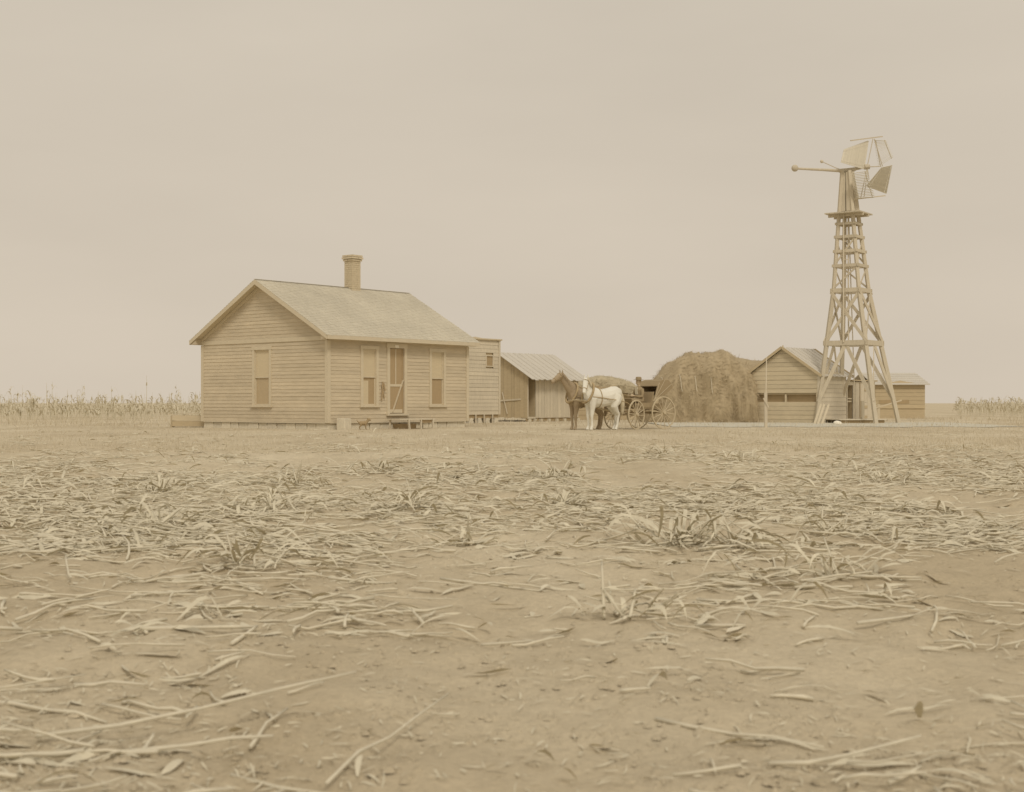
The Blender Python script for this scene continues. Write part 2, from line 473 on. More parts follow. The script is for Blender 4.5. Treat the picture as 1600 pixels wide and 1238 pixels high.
def window(mp, a0, a1, z0, z1, lower_mat, curtain=None):
    t = 0.11
    wd = part('window', M_TRIM, mp, [(a0, a0 + t, -0.05, 0.036, z0 + 0.05, z1 - t), (a1 - t, a1, -0.05, 0.036, z0 + 0.05, z1 - t),
                                    (a0 - 0.02, a1 + 0.02, -0.05, 0.042, z1 - t, z1)])
    part('sill', M_TRIM, mp, [(a0 - 0.04, a1 + 0.04, -0.05, 0.075, z0 - 0.01, z0 + 0.05)], wd)
    ia, ib = a0 + t, a1 - t; zm = (z0 + z1) / 2 - 0.02
    part('sash', M_TRIM, mp, [(ia, ia + 0.035, -0.035, -0.01, zm, z1 - t), (ib - 0.035, ib, -0.035, -0.01, zm, z1 - t),
                              (ia, ib, -0.034, -0.009, z1 - t - 0.04, z1 - t + 0.002), (ia, ib, -0.034, -0.005, zm - 0.02, zm + 0.02)], wd)
    part('sash', M_TRIM, mp, [(ia, ia + 0.035, -0.05, -0.03, z0 + 0.05, zm - 0.02), (ib - 0.035, ib, -0.05, -0.03, z0 + 0.05, zm - 0.02),
                              (ia, ib, -0.049, -0.029, z0 + 0.05, z0 + 0.10)], wd)
    part('pane', M_BLIND, mp, [(ia + 0.03, ib - 0.03, -0.045, -0.028, zm, z1 - t - 0.03)], wd)
    part('pane', lower_mat, mp, [(ia + 0.03, ib - 0.03, -0.055, -0.043, z0 + 0.09, zm)], wd)
    if curtain:
        c0, c1 = curtain
        part('curtain', M_BLIND, mp, [(c0, c1, -0.0425, -0.0405, z0 + 0.10, zm - 0.12)], wd)
    return wd
window(front, 1.43, 2.24, 0.722, 2.722, M_SCREEN, (1.57, 1.83))
window(front, 4.70, 5.53, 0.722, 2.722, M_SCREEN)
window(gable, 2.68, 3.64, 0.722, 2.722, M_GLASS)
# screen door
dr = part('door_frame', M_TRIM, front, [(2.64, 2.76, -0.05, 0.036, 0.50, 2.68), (3.46, 3.58, -0.05, 0.036, 0.50, 2.68),
                                        (2.62, 3.60, -0.05, 0.042, 2.68, 2.843), (2.60, 3.62, -0.05, 0.10, 0.43, 0.50)])
sdoor = part('screen_door', M_SCREEN, front, [(2.77, 3.45, -0.045, -0.03, 0.55, 2.67)])
part('door_stile', M_TRIM, front, [(2.77, 2.82, -0.03, -0.012, 0.52, 2.67)], sdoor)
part('door_stile', M_SCREEN, front, [(3.40, 3.45, -0.03, -0.012, 0.52, 2.67)], sdoor)
part('door_rail', M_TRIM, front, [(2.82, 3.40, -0.03, -0.014, 1.40, 1.48)], sdoor)
part('door_rail', M_TRIM, front, [(2.82, 3.40, -0.03, -0.014, 0.52, 0.64)], sdoor)
part('door_muntin', M_TRIM, front, [(3.07, 3.105, -0.03, -0.014, 1.48, 2.66)], sdoor)
MB().bar((3.42, 0.0, 1.62), (2.92, 0.0, 0.56), 0.02, 0.055, up=(0, 1, 0)).build('door_brace', M_TRIM, sdoor)
part('door_plate', M_SIGN, front, [(2.99, 3.17, 0.043, 0.055, 2.69, 2.78)])
# tool hung beside the window
o = MB().bar((2.42, -0.05, 1.55), (2.36, -0.05, 0.95), 0.05, 0.02, up=(0, 1, 0)).bar((2.36, -0.06, 1.45), (2.48, -0.06, 1.0), 0.04, 0.02, up=(0, 1, 0)) \
    .bar((2.44, -0.07, 1.5), (2.50, -0.07, 1.25), 0.05, 0.02, up=(0, 1, 0)).build('leather_strap', M_SCREEN, None)
o.matrix_world = house.matrix_world if False else Matrix.Translation((-5.83, 42.5, 0)) @ Matrix.Rotation(RZ, 4, 'Z')
tag(o, 'dark strap hung on the clapboards between left window and screen door', 'strap')

# roof
OV = 0.30
def roof_deck(y_in, y_out, name='roof_deck'):
    b_ = MB(); x0, x1 = -0.30, HL + 0.30; t = 0.09
    z_in, z_out = roofz(y_in), RIDGE - SLOPE * abs(y_out - MID)
    return b_.hexa([(x0, y_in, z_in - t), (x1, y_in, z_in - t), (x1, y_out, z_out - t), (x0, y_out, z_out - t),
                    (x0, y_in, z_in - 0.012), (x1, y_in, z_in - 0.012), (x1, y_out, z_out - 0.012), (x0, y_out, z_out - 0.012)]).build(name, M_TRIM, house)
roof_deck(MID, -OV); roof_deck(MID, HW + OV)
def shingles(sgn, name='shingles'):
    b_ = MB(); run = MID + OV; nrow = 31; ex = run / nrow
    for r in range(nrow):
        d0 = run - r * ex; d1 = max(0.0, d0 - ex * 1.5)
        x = -0.32
        while x < HL + 0.31:
            wd = random.uniform(0.08, 0.17); x1 = min(x + wd, HL + 0.32)
            h0 = 0.020 + random.uniform(0, 0.010); e = jit(0.008)
            def P(xx, dd, up): return (xx, MID - sgn * dd, RIDGE - SLOPE * dd + up)
            b_.add([P(x, d0 + 0.02 + e, -0.010), P(x1 - 0.004, d0 + 0.02 + e, -0.010), P(x1 - 0.004, d0 + 0.02 + e, h0), P(x, d0 + 0.02 + e, h0),
                    P(x, d1, 0.0), P(x1 - 0.004, d1, 0.0)], [(0, 1, 2, 3), (3, 2, 5, 4), (0, 3, 4), (1, 5, 2)])
            x = x1
    return b_.build(name, M_SHINGLE, house, kind='stuff')
shingles(1); shingles(-1)
MB().bar((-0.32, MID, RIDGE + 0.015), (HL + 0.32, MID, RIDGE + 0.015), 0.10, 0.012).build('ridge_board', M_SHINGLE, house)
part('fascia', M_TRIM, front, [(-0.30, HL + 0.30, OV, OV + 0.025, 2.865, 2.985)])
part('soffit', M_SIDING, front, [(-0.24, HL + 0.24, 0.031, OV, 2.865, 2.885)])
part('fascia', M_TRIM, front, [(-0.30, HL + 0.30, -HW - OV - 0.025, -HW - OV, 2.865, 2.985)])
part('soffit', M_SIDING, front, [(-0.24, HL + 0.24, -HW - OV, -HW, 2.865, 2.885)])
for s in (-1, 1):
    for xx in (-0.325, HL + 0.30):
        b_ = MB(); yo = MID + s * (MID + OV)
        zo = RIDGE - SLOPE * (MID + OV)
        b_.hexa([(xx, MID, RIDGE - 0.16), (xx + 0.025, MID, RIDGE - 0.16), (xx + 0.025, MID, RIDGE - 0.005), (xx, MID, RIDGE - 0.005),
                 (xx, yo, zo - 0.13), (xx + 0.025, yo, zo - 0.13), (xx + 0.025, yo, zo - 0.005), (xx, yo, zo - 0.005)]).build('rake_board', M_TRIM, house)
    # boxed eave end
    y1 = -OV if s < 0 else HW + OV; y0 = 0.0 if s < 0 else HW
    b_ = MB(); b_.prism([(y0, 2.87), (y1, 2.87), (y1, 2.95), (y0, roofz(0) - 0.10)], lambda u, v, ww: (ww, u, v), -0.29, 0.0)
    b_.build('eave_return', M_SIDING, house)
# rake underside moulding on the wall
for s in (-1, 1):
    b_ = MB(); h_ = MID - 0.0
    b_.hexa([(-0.03, MID, RIDGE - 0.22), (0.0, MID, RIDGE - 0.22), (0.0, MID, RIDGE - 0.10), (-0.03, MID, RIDGE - 0.10),
             (-0.03, MID + s * h_, RIDGE - 0.22 - SLOPE * h_), (0.0, MID + s * h_, RIDGE - 0.22 - SLOPE * h_),
             (0.0, MID + s * h_, RIDGE - 0.10 - SLOPE * h_), (-0.03, MID + s * h_, RIDGE - 0.10 - SLOPE * h_)]).build('rake_frieze', M_TRIM, house)
# chimney
CX = 4.12
ch = MB().box(CX - 0.19, CX + 0.19, MID - 0.19, MID + 0.19, 4.5, 6.04).build('chimney', M_MORTAR, house)
b_ = MB(); z = 4.60; k = 0
while z < 6.05:
    w_ = 0.205
    if z > 5.80: w_ = 0.205 + min(0.07, (z - 5.80) * 0.45)
    if z > 5.98: w_ = 0.255
    for side in range(4):
        n_ = 2; off = 0.0 if k % 2 else 0.06
        edges = [-w_, -w_ + (w_ * 0.95 + off), w_ - 0.0]
        for q in range(2):
            a0, a1 = edges[q] + 0.005, edges[q + 1] - 0.005
            o1 = w_ + jit(0.004); i1 = w_ - 0.09
            if side == 0: b_.box(CX + a0, CX + a1, MID - o1, MID - i1, z, z + 0.062)
            elif side == 1: b_.box(CX + a0, CX + a1, MID + i1, MID + o1, z, z + 0.062)
            elif side == 2: b_.box(CX - o1 - 0.003, CX - i1, MID + a0 + 0.002, MID + a1 - 0.002, z + 0.001, z + 0.061)
            else: b_.box(CX + i1, CX + o1 + 0.003, MID + a0 + 0.002, MID + a1 - 0.002, z + 0.001, z + 0.061)
    z += 0.075; k += 1
b_.build('bricks', M_BRICK, ch, kind='stuff')
# foundation stones
def stone_mesh(l_, d_, h_, seed):
    r = random.Random(seed); b_ = MB()
    vs = []
    for zz in (0, h_):
        for (xx, yy) in ((0, 0), (l_, 0), (l_, d_), (0, d_)):
            k_ = 0.01 if zz == 0 else 0.025
            vs.append((xx + (k_ if xx == 0 else -k_) * r.uniform(0.1, 1), yy + (k_ if yy == 0 else -k_) * r.uniform(0, 0.8), zz - (0.02 * r.random() if zz else 0)))
    me = b_.hexa(vs).mesh('stone', M_STONE)
    bm = bmesh.new(); bm.from_mesh(me)
    bmesh.ops.bevel(bm, geom=bm.edges, offset=0.015, segments=1, affect='EDGES')
    bm.to_mesh(me); bm.free()
    return me
STONES = [stone_mesh(0.42 + 0.06 * (k % 3), 0.2, 0.27, k) for k in range(5)]
part('foundation_core', M_MORTAR, front, [(0.08, HL - 0.08, -0.25, -0.075, -0.1, 0.20)])
part('foundation_core', M_MORTAR, gable, [(0.08, HW - 0.08, -0.25, -0.075, -0.1, 0.20)])
x = 0.02; k = 0
while x < HL - 0.4:
    me = STONES[k % 5]; o = bpy.data.objects.new('foundation_stone', me); link(o, house)
    o.location = (x, 0.03 + jit(0.02), -0.06 + jit(0.012)); x += 0.425 + 0.06 * ((k % 5) % 3); k += 1
y = HW - 0.03; k = 2
while y > 0.4:
    me = STONES[k % 5]; o = bpy.data.objects.new('foundation_stone', me); link(o, house)
    o.rotation_euler = (0, 0, -math.pi / 2); o.location = (0.03 + jit(0.02), y, -0.06 + jit(0.012)); y -= 0.425 + 0.06 * ((k % 5) % 3); k += 1

def hl(x, y, z=0.0):      # farmhouse-local to world
    c, s = math.cos(RZ), math.sin(RZ)
    return Vector((-5.83 + c * x - s * y, 42.5 + s * x + c * y, z))

# low stoop in front of the door
st = empty('porch_bench', hl(3.1, -0.62), RZ)
tag(st, 'low plank stoop on short legs below the screen door', 'stoop')
for k in range(3):
    MB().box(-0.78, 0.92, -0.30 + k * 0.2, -0.115 + k * 0.2, 0.30, 0.335).build('plank', M_WOOD, st)
for (a, b, lean) in ((-0.35, -0.27, 0.06), (0.25, -0.27, 0.0), (0.83, -0.27, 0.0), (-0.7, 0.22, 0), (0.83, 0.22, 0.0)):
    MB().bar((a, b, 0.30), (a + lean, b, gz(0, 42) - 0.02), 0.06, 0.05).build('leg', M_WOOD, st)
MB().box(-0.55, 0.25, -0.05, 0.25, 0.0, 0.16).build('under_stoop_shade', M_DARK, st)  # dark block standing in for the shade under the planks
MB().box(0.28, 0.80, -0.245, -0.215, 0.20, 0.29).build('apron', M_SCREEN, st)
# pale block by the corner
bk = MB(); bk.box(-0.17, 0.17, -0.17, 0.17, -0.05, 0.36)
o = bk.build('stone_block', M_STONE); o.location = hl(0.42, -0.30); o.rotation_euler = (0, 0, RZ + 0.1)
bv = o.modifiers.new('b', 'BEVEL'); bv.width = 0.02; bv.segments = 2
tag(o, 'pale square block standing against the near corner of the house', 'block')
# dog
dog = empty('dog', hl(1.02, -0.55, gz(-5, 42.4)), math.radians(12))
tag(dog, 'small dark dog standing below the left front window of the house', 'dog')
b_ = MB()
b_.tube([(-0.13, 0, 0.21), (-0.08, 0, 0.215), (0, 0, 0.205), (0.08, 0, 0.215), (0.13, 0, 0.23)], [0.04, 0.062, 0.066, 0.075, 0.04], 10)
b_.tube([(0.10, 0, 0.235), (0.15, 0, 0.29), (0.17, 0, 0.315)], [0.05, 0.042, 0.04], 8)
b_.tube([(0.14, 0, 0.325), (0.19, 0, 0.325), (0.25, 0, 0.30)], [0.045, 0.042, 0.018], 8)
for s in (-1, 1):
    b_.tube([(0.08, 0.035 * s, 0.2), (0.08, 0.038 * s, 0.11), (0.09, 0.038 * s, 0.03), (0.11, 0.038 * s, 0.012)], [0.034, 0.02, 0.015, 0.016], 6)
    b_.tube([(-0.09, 0.035 * s, 0.2), (-0.07, 0.04 * s, 0.13), (-0.12, 0.04 * s, 0.085), (-0.105, 0.04 * s, 0.03), (-0.085, 0.04 * s, 0.012)], [0.045, 0.03, 0.017, 0.014, 0.016], 6)
    b_.tube([(0.145, 0.03 * s, 0.35), (0.135, 0.045 * s, 0.385)], [0.018, 0.005], 5)
b_.tube([(-0.13, 0, 0.23), (-0.19, 0, 0.28), (-0.20, 0, 0.34)], [0.022, 0.016, 0.008], 6)
remesh_object('body', b_, M_DOG, dog, 0.009, 2)

# ------------------------------------------------------------------ small farm buildings
def clapwall(parent, mp, a0, a1, z0, top, ex, m_, gaps=(), name='board', th=0.02, jv=0.006):
    """horizontal boards; top(a)->height limit; gaps = openings"""
    z = z0
    while True:
        zt = z + ex
        # extents where the board fits under the roof line
        aa = np.linspace(a0, a1, 121); ok = aa[[top(q) >= z + 0.02 for q in aa]]
        if len(ok) < 2: break
        lo, hi = ok[0], ok[-1]
        ok2 = aa[[top(q) >= zt for q in aa]]
        lo2, hi2 = (ok2[0], ok2[-1]) if len(ok2) > 1 else ((lo + hi) / 2 - 0.02, (lo + hi) / 2 + 0.02)
        segs = [(lo, hi)]
        for (g0, g1, y0, y1) in gaps:
            if zt > y0 + 0.02 and z < y1 - 0.02:
                n_ = []
                for s0, s1 in segs:
                    if g1 <= s0 or g0 >= s1: n_.append((s0, s1)); continue
                    if g0 - s0 > 0.03: n_.append((s0, g0))
                    if s1 - g1 > 0.03: n_.append((g1, s1))
                segs = n_
        for s0, s1 in segs:
            e0 = max(s0, lo2); e1 = min(s1, hi2)
            t = th + jit(jv); g_ = 0.008
            MB().hexa([mp(s0, 0, z + jit(0.003)), mp(s1, 0, z + jit(0.003)), mp(s1, t, z), mp(s0, t, z),
                       mp(e0, 0, zt - g_), mp(e1, 0, zt - g_), mp(e1, t - 0.006, zt - g_), mp(e0, t - 0.006, zt - g_)]).build(name, m_, parent)
        z = zt
        if zt > 8: break
def vertwall(parent, mp, a0, a1, z0, top, wd, m_, gaps=(), name='board', th=0.02):
    a = a0
    while a < a1 - 0.02:
        b = min(a + wd * random.uniform(0.8, 1.2), a1)
        segs = [(z0 + jit(0.015), None)]
        for (g0, g1, y0, y1) in gaps:
            if b > g0 + 0.02 and a < g1 - 0.02:
                segs = []
                if y0 - z0 > 0.05: segs.append((z0, y0))
                if top(a) - y1 > 0.08: segs.append((y1, None))
        for s0, s1 in segs:
            t = th + jit(0.008)
            za = s1 if s1 else top(a); zb = s1 if s1 else top(b)
            MB().hexa([mp(a + 0.006, 0, s0), mp(b - 0.006, 0, s0), mp(b - 0.006, t, s0), mp(a + 0.006, t, s0),
                       mp(a + 0.006, 0, za), mp(b - 0.006, 0, zb), mp(b - 0.006, t, zb), mp(a + 0.006, t, za)]).build(name, m_, parent)
        a = b

# tall narrow shed right behind the house
tall = empty('tall_shed', (-0.54, 58.0, 0), RZ)
tag(tall, 'tall narrow pale shed on stone piers at the right end of the farmhouse', 'shed')
ZT, ZB = 3.56, 0.36
MB().prism([(0.03, ZB), (2.6, ZB), (2.6, 3.0), (0.03, ZT - 0.06)], lambda u, v, ww: (ww, u, v), -3.2, -0.03).build('wall', M_DIMWALL, tall)
clapwall(tall, front, -3.2, 0.0, ZB, lambda a: ZT - 0.02, 0.165, M_WOOD, [(-0.93, -0.43, 2.40, 2.90)])
b_ = MB().hexa([(-3.3, -0.10, ZT - 0.01), (0.08, -0.10, ZT - 0.01), (0.08, 2.75, 2.95), (-3.3, 2.75, 2.95),
                (-3.3, -0.10, ZT + 0.04), (0.08, -0.10, ZT + 0.04), (0.08, 2.75, 3.0), (-3.3, 2.75, 3.0)])
b_.build('roof', M_BARN, tall)
part('corner_board', M_WOOD, front, [(-0.09, 0.02, 0.02, 0.045, ZB, ZT - 0.02)], tall)
wd = part('window', M_WOOD, front, [(-0.93, -0.885, -0.02, 0.035, 2.40, 2.90), (-0.475, -0.43, -0.02, 0.035, 2.40, 2.90),
                                   (-0.885, -0.475, -0.02, 0.034, 2.855, 2.90), (-0.885, -0.475, -0.02, 0.034, 2.40, 2.44)], tall)
part('pane', M_DARK, front, [(-0.885, -0.475, -0.025, -0.008, 2.44, 2.855)], wd)
part('floor_beam', M_DARK, front, [(-3.2, -0.03, -0.12, -0.04, 0.20, 0.355)], tall)  # dark colour stands in for the shade under the raised floor
for k, xx in enumerate((-2.9, -2.35, -1.85, -1.3, -0.8, -0.22)):
    b_ = MB(); b_.hexa([(xx - 0.16, -0.03, -0.05), (xx + 0.16, -0.03, -0.05), (xx + 0.16, 0.3, -0.05), (xx - 0.16, 0.3, -0.05),
                        (xx - 0.09, 0.0, 0.20 + 0.02 * (k % 2)), (xx + 0.08, 0.0, 0.22), (xx + 0.08, 0.25, 0.22), (xx - 0.09, 0.25, 0.2)])
    b_.build('pier_stone', M_STONE, tall)
for xx in (-2.62, -1.6, -1.05, -0.5): part('pier_post', M_WOOD, front, [(xx, xx + 0.05, -0.02, 0.03, 0.0, 0.36)], tall)

# granary with board roof, behind the horses
gr = empty('granary', (0.70, 61.0, 0), RZ)
tag(gr, 'small board granary with pale plank roof and dark doorway behind the horses', 'granary')
GW, GL = 3.4, 3.85; GR, GE = 3.21, 1.945; GM = 1.7; GS = (GR - GE) / (GM + 0.45)
def grz(y): return GR - GS * abs(y - GM)
core = MB().prism([(0.04, 0.22), (GW - 0.04, 0.22), (GW - 0.04, grz(0) - 0.09), (GM, GR - 0.09), (0.04, grz(0) - 0.09)], lambda u, v, ww: (ww, u, v), 0.56, GL - 0.03)
core.build('wall', M_DIMWALL, gr)
MB().prism([(0.50, 0.22), (GW - 0.04, 0.22), (GW - 0.04, grz(0) - 0.09), (GM, GR - 0.09), (0.50, grz(0.5) - 0.09)], lambda u, v, ww: (ww, u, v), 0.03, 0.555).build('doorway_shade_fill', M_DARK, gr)  # block behind the doorway, interior shade put into its colour
vertwall(gr, gable, 0.0, GW, 0.18, lambda a: grz(a) - 0.07, 0.20, M_DIMWALL)  # gable away from the sun painted darker than the long side
vertwall(gr, front, 0.57, GL, 0.18, lambda a: grz(0) - 0.08, 0.20, M_WOOD)
part('door_sill', M_WOOD, front, [(0.0, 0.56, -0.4, 0.03, 0.14, 0.22)], gr)
part('door_post', M_WOOD, front, [(0.0, 0.06, -0.05, 0.015, 0.22, grz(0) - 0.08)], gr)
part('floor_beam', M_DARK, front, [(0.0, GL, -0.10, -0.03, 0.02, 0.17)], gr)  # dark strip fills the shaded gap behind the piers
for xx in (0.05, 0.45, 0.9, 1.5, 2.1, 2.7, 3.3, 3.75):
    part('pier_stone', M_STONE, front, [(xx, xx + 0.16, -0.10, 0.06, -0.05, 0.13 + jit(0.01))], gr)
MB().bar((-0.04, 0.35, 1.02), (-0.04, 1.55, 0.96), 0.03, 0.07, up=(0, 0, 1)).build('batten', M_WOOD, gr)
MB().bar((-0.045, 1.45, 1.35), (-0.045, 1.15, 0.35), 0.03, 0.05, up=(1, 0, 0)).build('batten', M_WOOD, gr)
for s in (-1, 1):
    x = -0.2; k = 0
    while x < GL + 0.15:
        x1 = x + random.uniform(0.2, 0.28); up = 0.0 if k % 2 else 0.022
        y1 = -0.45 if s < 0 else GW + 0.45; e = jit(0.03)
        def Q(xx, yy, dz): return (xx, yy, GR - GS * abs(yy - GM) + dz)
        MB().hexa([Q(x - 0.02, GM, up - 0.055), Q(x1, GM, up - 0.055), Q(x1, y1 - e, up - 0.055), Q(x - 0.02, y1 - e, up - 0.055),
                   Q(x - 0.02, GM, up - 0.03), Q(x1, GM, up - 0.03), Q(x1, y1 - e, up - 0.03), Q(x - 0.02, y1 - e, up - 0.03)]).build('roof_board', M_BARNROOF, gr)
        x = x1 - 0.01; k += 1

# barn on the right with long slot opening
BW, BL = 3.39, 2.45; BR = 3.23; BM = BW / 2; BS = 0.667
barn = empty('barn', (12.78, 55.8, 0), RZ)
tag(barn, 'gabled board barn with a long dark slot across its end wall', 'barn')
def brz(y): return BR - BS * abs(y - BM)
MB().prism([(0.05, 0.0), (BW - 0.05, 0.0), (BW - 0.05, 0.90), (0.05, 0.90)], lambda u, v, ww: (ww, u, v), 0.05, BL - 0.04).build('lower_wall', M_DIMWALL, barn)
MB().prism([(0.05, 1.2), (BW - 0.05, 1.2), (BW - 0.05, brz(0) - 0.08), (BM, BR - 0.08), (0.05, brz(0) - 0.08)], lambda u, v, ww: (ww, u, v), 0.05, BL - 0.04).build('upper_wall', M_DIMWALL, barn)
MB().box(0.16, BL - 0.05, 0.05, BW - 0.05, 0.90, 1.2).build('slot_shade_backing', M_DARK, barn)  # backing whose dark colour stands in for shade inside the slot
clapwall(barn, gable, 0.0, BW, -0.02, lambda a: brz(a) - 0.06, 0.185, M_BARN, [(0.16, 3.26, 0.90, 1.19)])  # gable boards darker than the sunny side, shading put into the colour
clapwall(barn, front, 0.0, BL, -0.02, lambda a: brz(0) - 0.06, 0.185, M_WOOD)
for yy in (0.0, 1.55, 3.29): part('post', M_BARN, gable, [(yy, yy + 0.06, -0.10, 0.004, 0.86, 1.22)], barn)
part('corner_board', M_WOOD, gable, [(-0.03, 0.09, 0.022, 0.04, 0.0, brz(0) - 0.10)], barn)
for s in (-1, 1):
    x = -0.12; k = 0
    while x < BL + 0.33:
        x1 = x + random.uniform(0.2, 0.27); up = 0.0 if k % 2 else 0.02; y1 = -0.15 if s < 0 else BW + 0.22
        def Q(xx, yy, dz): return (xx, yy, BR - BS * abs(yy - BM) + dz)
        MB().hexa([Q(x - 0.02, BM, up - 0.05), Q(x1, BM, up - 0.05), Q(x1, y1, up - 0.05), Q(x - 0.02, y1, up - 0.05),
                   Q(x - 0.02, BM, up - 0.025), Q(x1, BM, up - 0.025), Q(x1, y1, up - 0.025), Q(x - 0.02, y1, up - 0.025)]).build('roof_board', M_BARNROOF, barn)
        x = x1 - 0.01; k += 1
for xx in (-0.15, x - 0.01):
    for s in (-1, 1):
        y1 = -0.15 if s < 0 else BW + 0.22
        MB().bar((xx, BM, BR - 0.03), (xx, y1, BR - BS * abs(y1 - BM) - 0.03), 0.03, 0.11, up=(0, 0, 1)).build('rake_board', M_DIMWALL, barn)

# lean-to with open door joined to the barn
lt = empty('lean_to_shed', (12.78 + 0.635 * 2.48, 55.8 + 0.773 * 2.48, 0), RZ)
tag(lt, 'low flat topped board shed with open dark doorway under the windmill', 'shed')
LL = 2.85; LZ = 1.83
MB().prism([(0.45, 0.0), (2.4, 0.0), (2.4, 1.65), (0.45, LZ - 0.1)], lambda u, v, ww: (ww, u, v), 0.02, LL).build('doorway_shade_fill', M_DARK, lt)  # core painted dark to stand in for shade inside the doorway
MB().prism([(0.03, 0.0), (0.44, 0.0), (0.44, LZ - 0.1), (0.03, LZ - 0.08)], lambda u, v, ww: (ww, u, v), 0.62, LL - 0.02).build('wall', M_DIMWALL, lt)
vertwall(lt, front, 0.60, LL, 0.0, lambda a: LZ - 0.05, 0.30, M_WOOD)
part('lintel', M_WOOD, front, [(0.0, 0.6, -0.03, 0.02, 1.62, LZ - 0.04)], lt)
part('door_post', M_WOOD, front, [(0.0, 0.07, -0.05, 0.03, 0.0, 1.62)], lt)
part('door_bar', M_TRIM, front, [(0.03, 0.48, 0.0, 0.03, 1.02, 1.07)], lt)
part('door_bar', M_TRIM, front, [(0.03, 0.45, 0.0, 0.028, 0.90, 0.95)], lt)
part('batten', M_DARK, front, [(1.26, 1.30, 0.03, 0.045, 0.05, LZ - 0.1)], lt)
for (a, zz) in ((1.75, 1.38), (1.72, 0.62), (1.70, 0.18)): part('patch_board', M_DIMWALL, front, [(a, a + 0.30, 0.03, 0.048, zz, zz + 0.12)], lt)
MB().hexa([(0.38, -0.1, LZ - 0.02), (LL + 0.1, -0.1, LZ - 0.02), (LL + 0.1, 2.5, 1.64), (0.38, 2.5, 1.64), (0.38, -0.1, LZ + 0.03), (LL + 0.1, -0.1, LZ + 0.03), (LL + 0.1, 2.5, 1.69), (0.38, 2.5, 1.69)]).build('roof', M_DIMWALL, lt)

# distant barn at the right edge
fb = empty('distant_barn', (20.0, 74.0, 0), math.radians(4))
tag(fb, 'low distant barn with pale plank roof right of the windmill tower', 'barn')
clapwall(fb, front, 0.0, 2.8, 0.55, lambda a: 1.9, 0.22, M_DIMWALL)
MB().box(0, 2.8, 0.02, 4.0, 0.0, 1.88).build('wall', M_DIMWALL, fb)
for k in range(6):
    t0 = k / 6; t1 = (k + 1.1) / 6
    MB().hexa([(-0.2, -0.25 + 2.2 * t0, 1.85 + 0.68 * t0), (3.0, -0.25 + 2.2 * t0, 1.85 + 0.68 * t0), (3.0, -0.25 + 2.2 * t1, 1.85 + 0.68 * t1), (-0.2, -0.25 + 2.2 * t1, 1.85 + 0.68 * t1),
               (-0.2, -0.25 + 2.2 * t0, 1.91 + 0.68 * t0), (3.0, -0.25 + 2.2 * t0, 1.91 + 0.68 * t0), (3.0, -0.25 + 2.2 * t1, 1.87 + 0.68 * t1), (-0.2, -0.25 + 2.2 * t1, 1.87 + 0.68 * t1)]).build('roof_board', M_BARNROOF, fb)
MB().hexa([(-0.2, 1.95, 2.53), (3.0, 1.95, 2.53), (3.0, 4.2, 1.85), (-0.2, 4.2, 1.85), (-0.2, 1.95, 2.56), (3.0, 1.95, 2.56), (3.0, 4.2, 1.9), (-0.2, 4.2, 1.9)]).build('roof_back', M_BARNROOF, fb)
part('opening', M_DARK, front, [(0.2, 1.9, 0.021, 0.03, 0.82, 1.02)], fb)  # dark sheet on the boards, painted as the shade of an opening
fg = empty('board_fence', (16.75, 62.3, 0), math.radians(6))
tag(fg, 'pale broken board fence leaning between shed and distant barn', 'fence')
for k, (a, h_) in enumerate(((0, 0.85), (0.18, 0.8))): MB().box(a, a + 0.13, -0.02, 0.02, 0, h_).build('post', M_TRIM, fg)
MB().bar((0.1, -0.03, 0.62), (1.35, -0.03, 0.98), 0.03, 0.06).build('rail', M_TRIM, fg)
MB().bar((0.1, -0.03, 0.12), (1.6, -0.03, 0.10), 0.03, 0.05).build('rail', M_TRIM, fg)

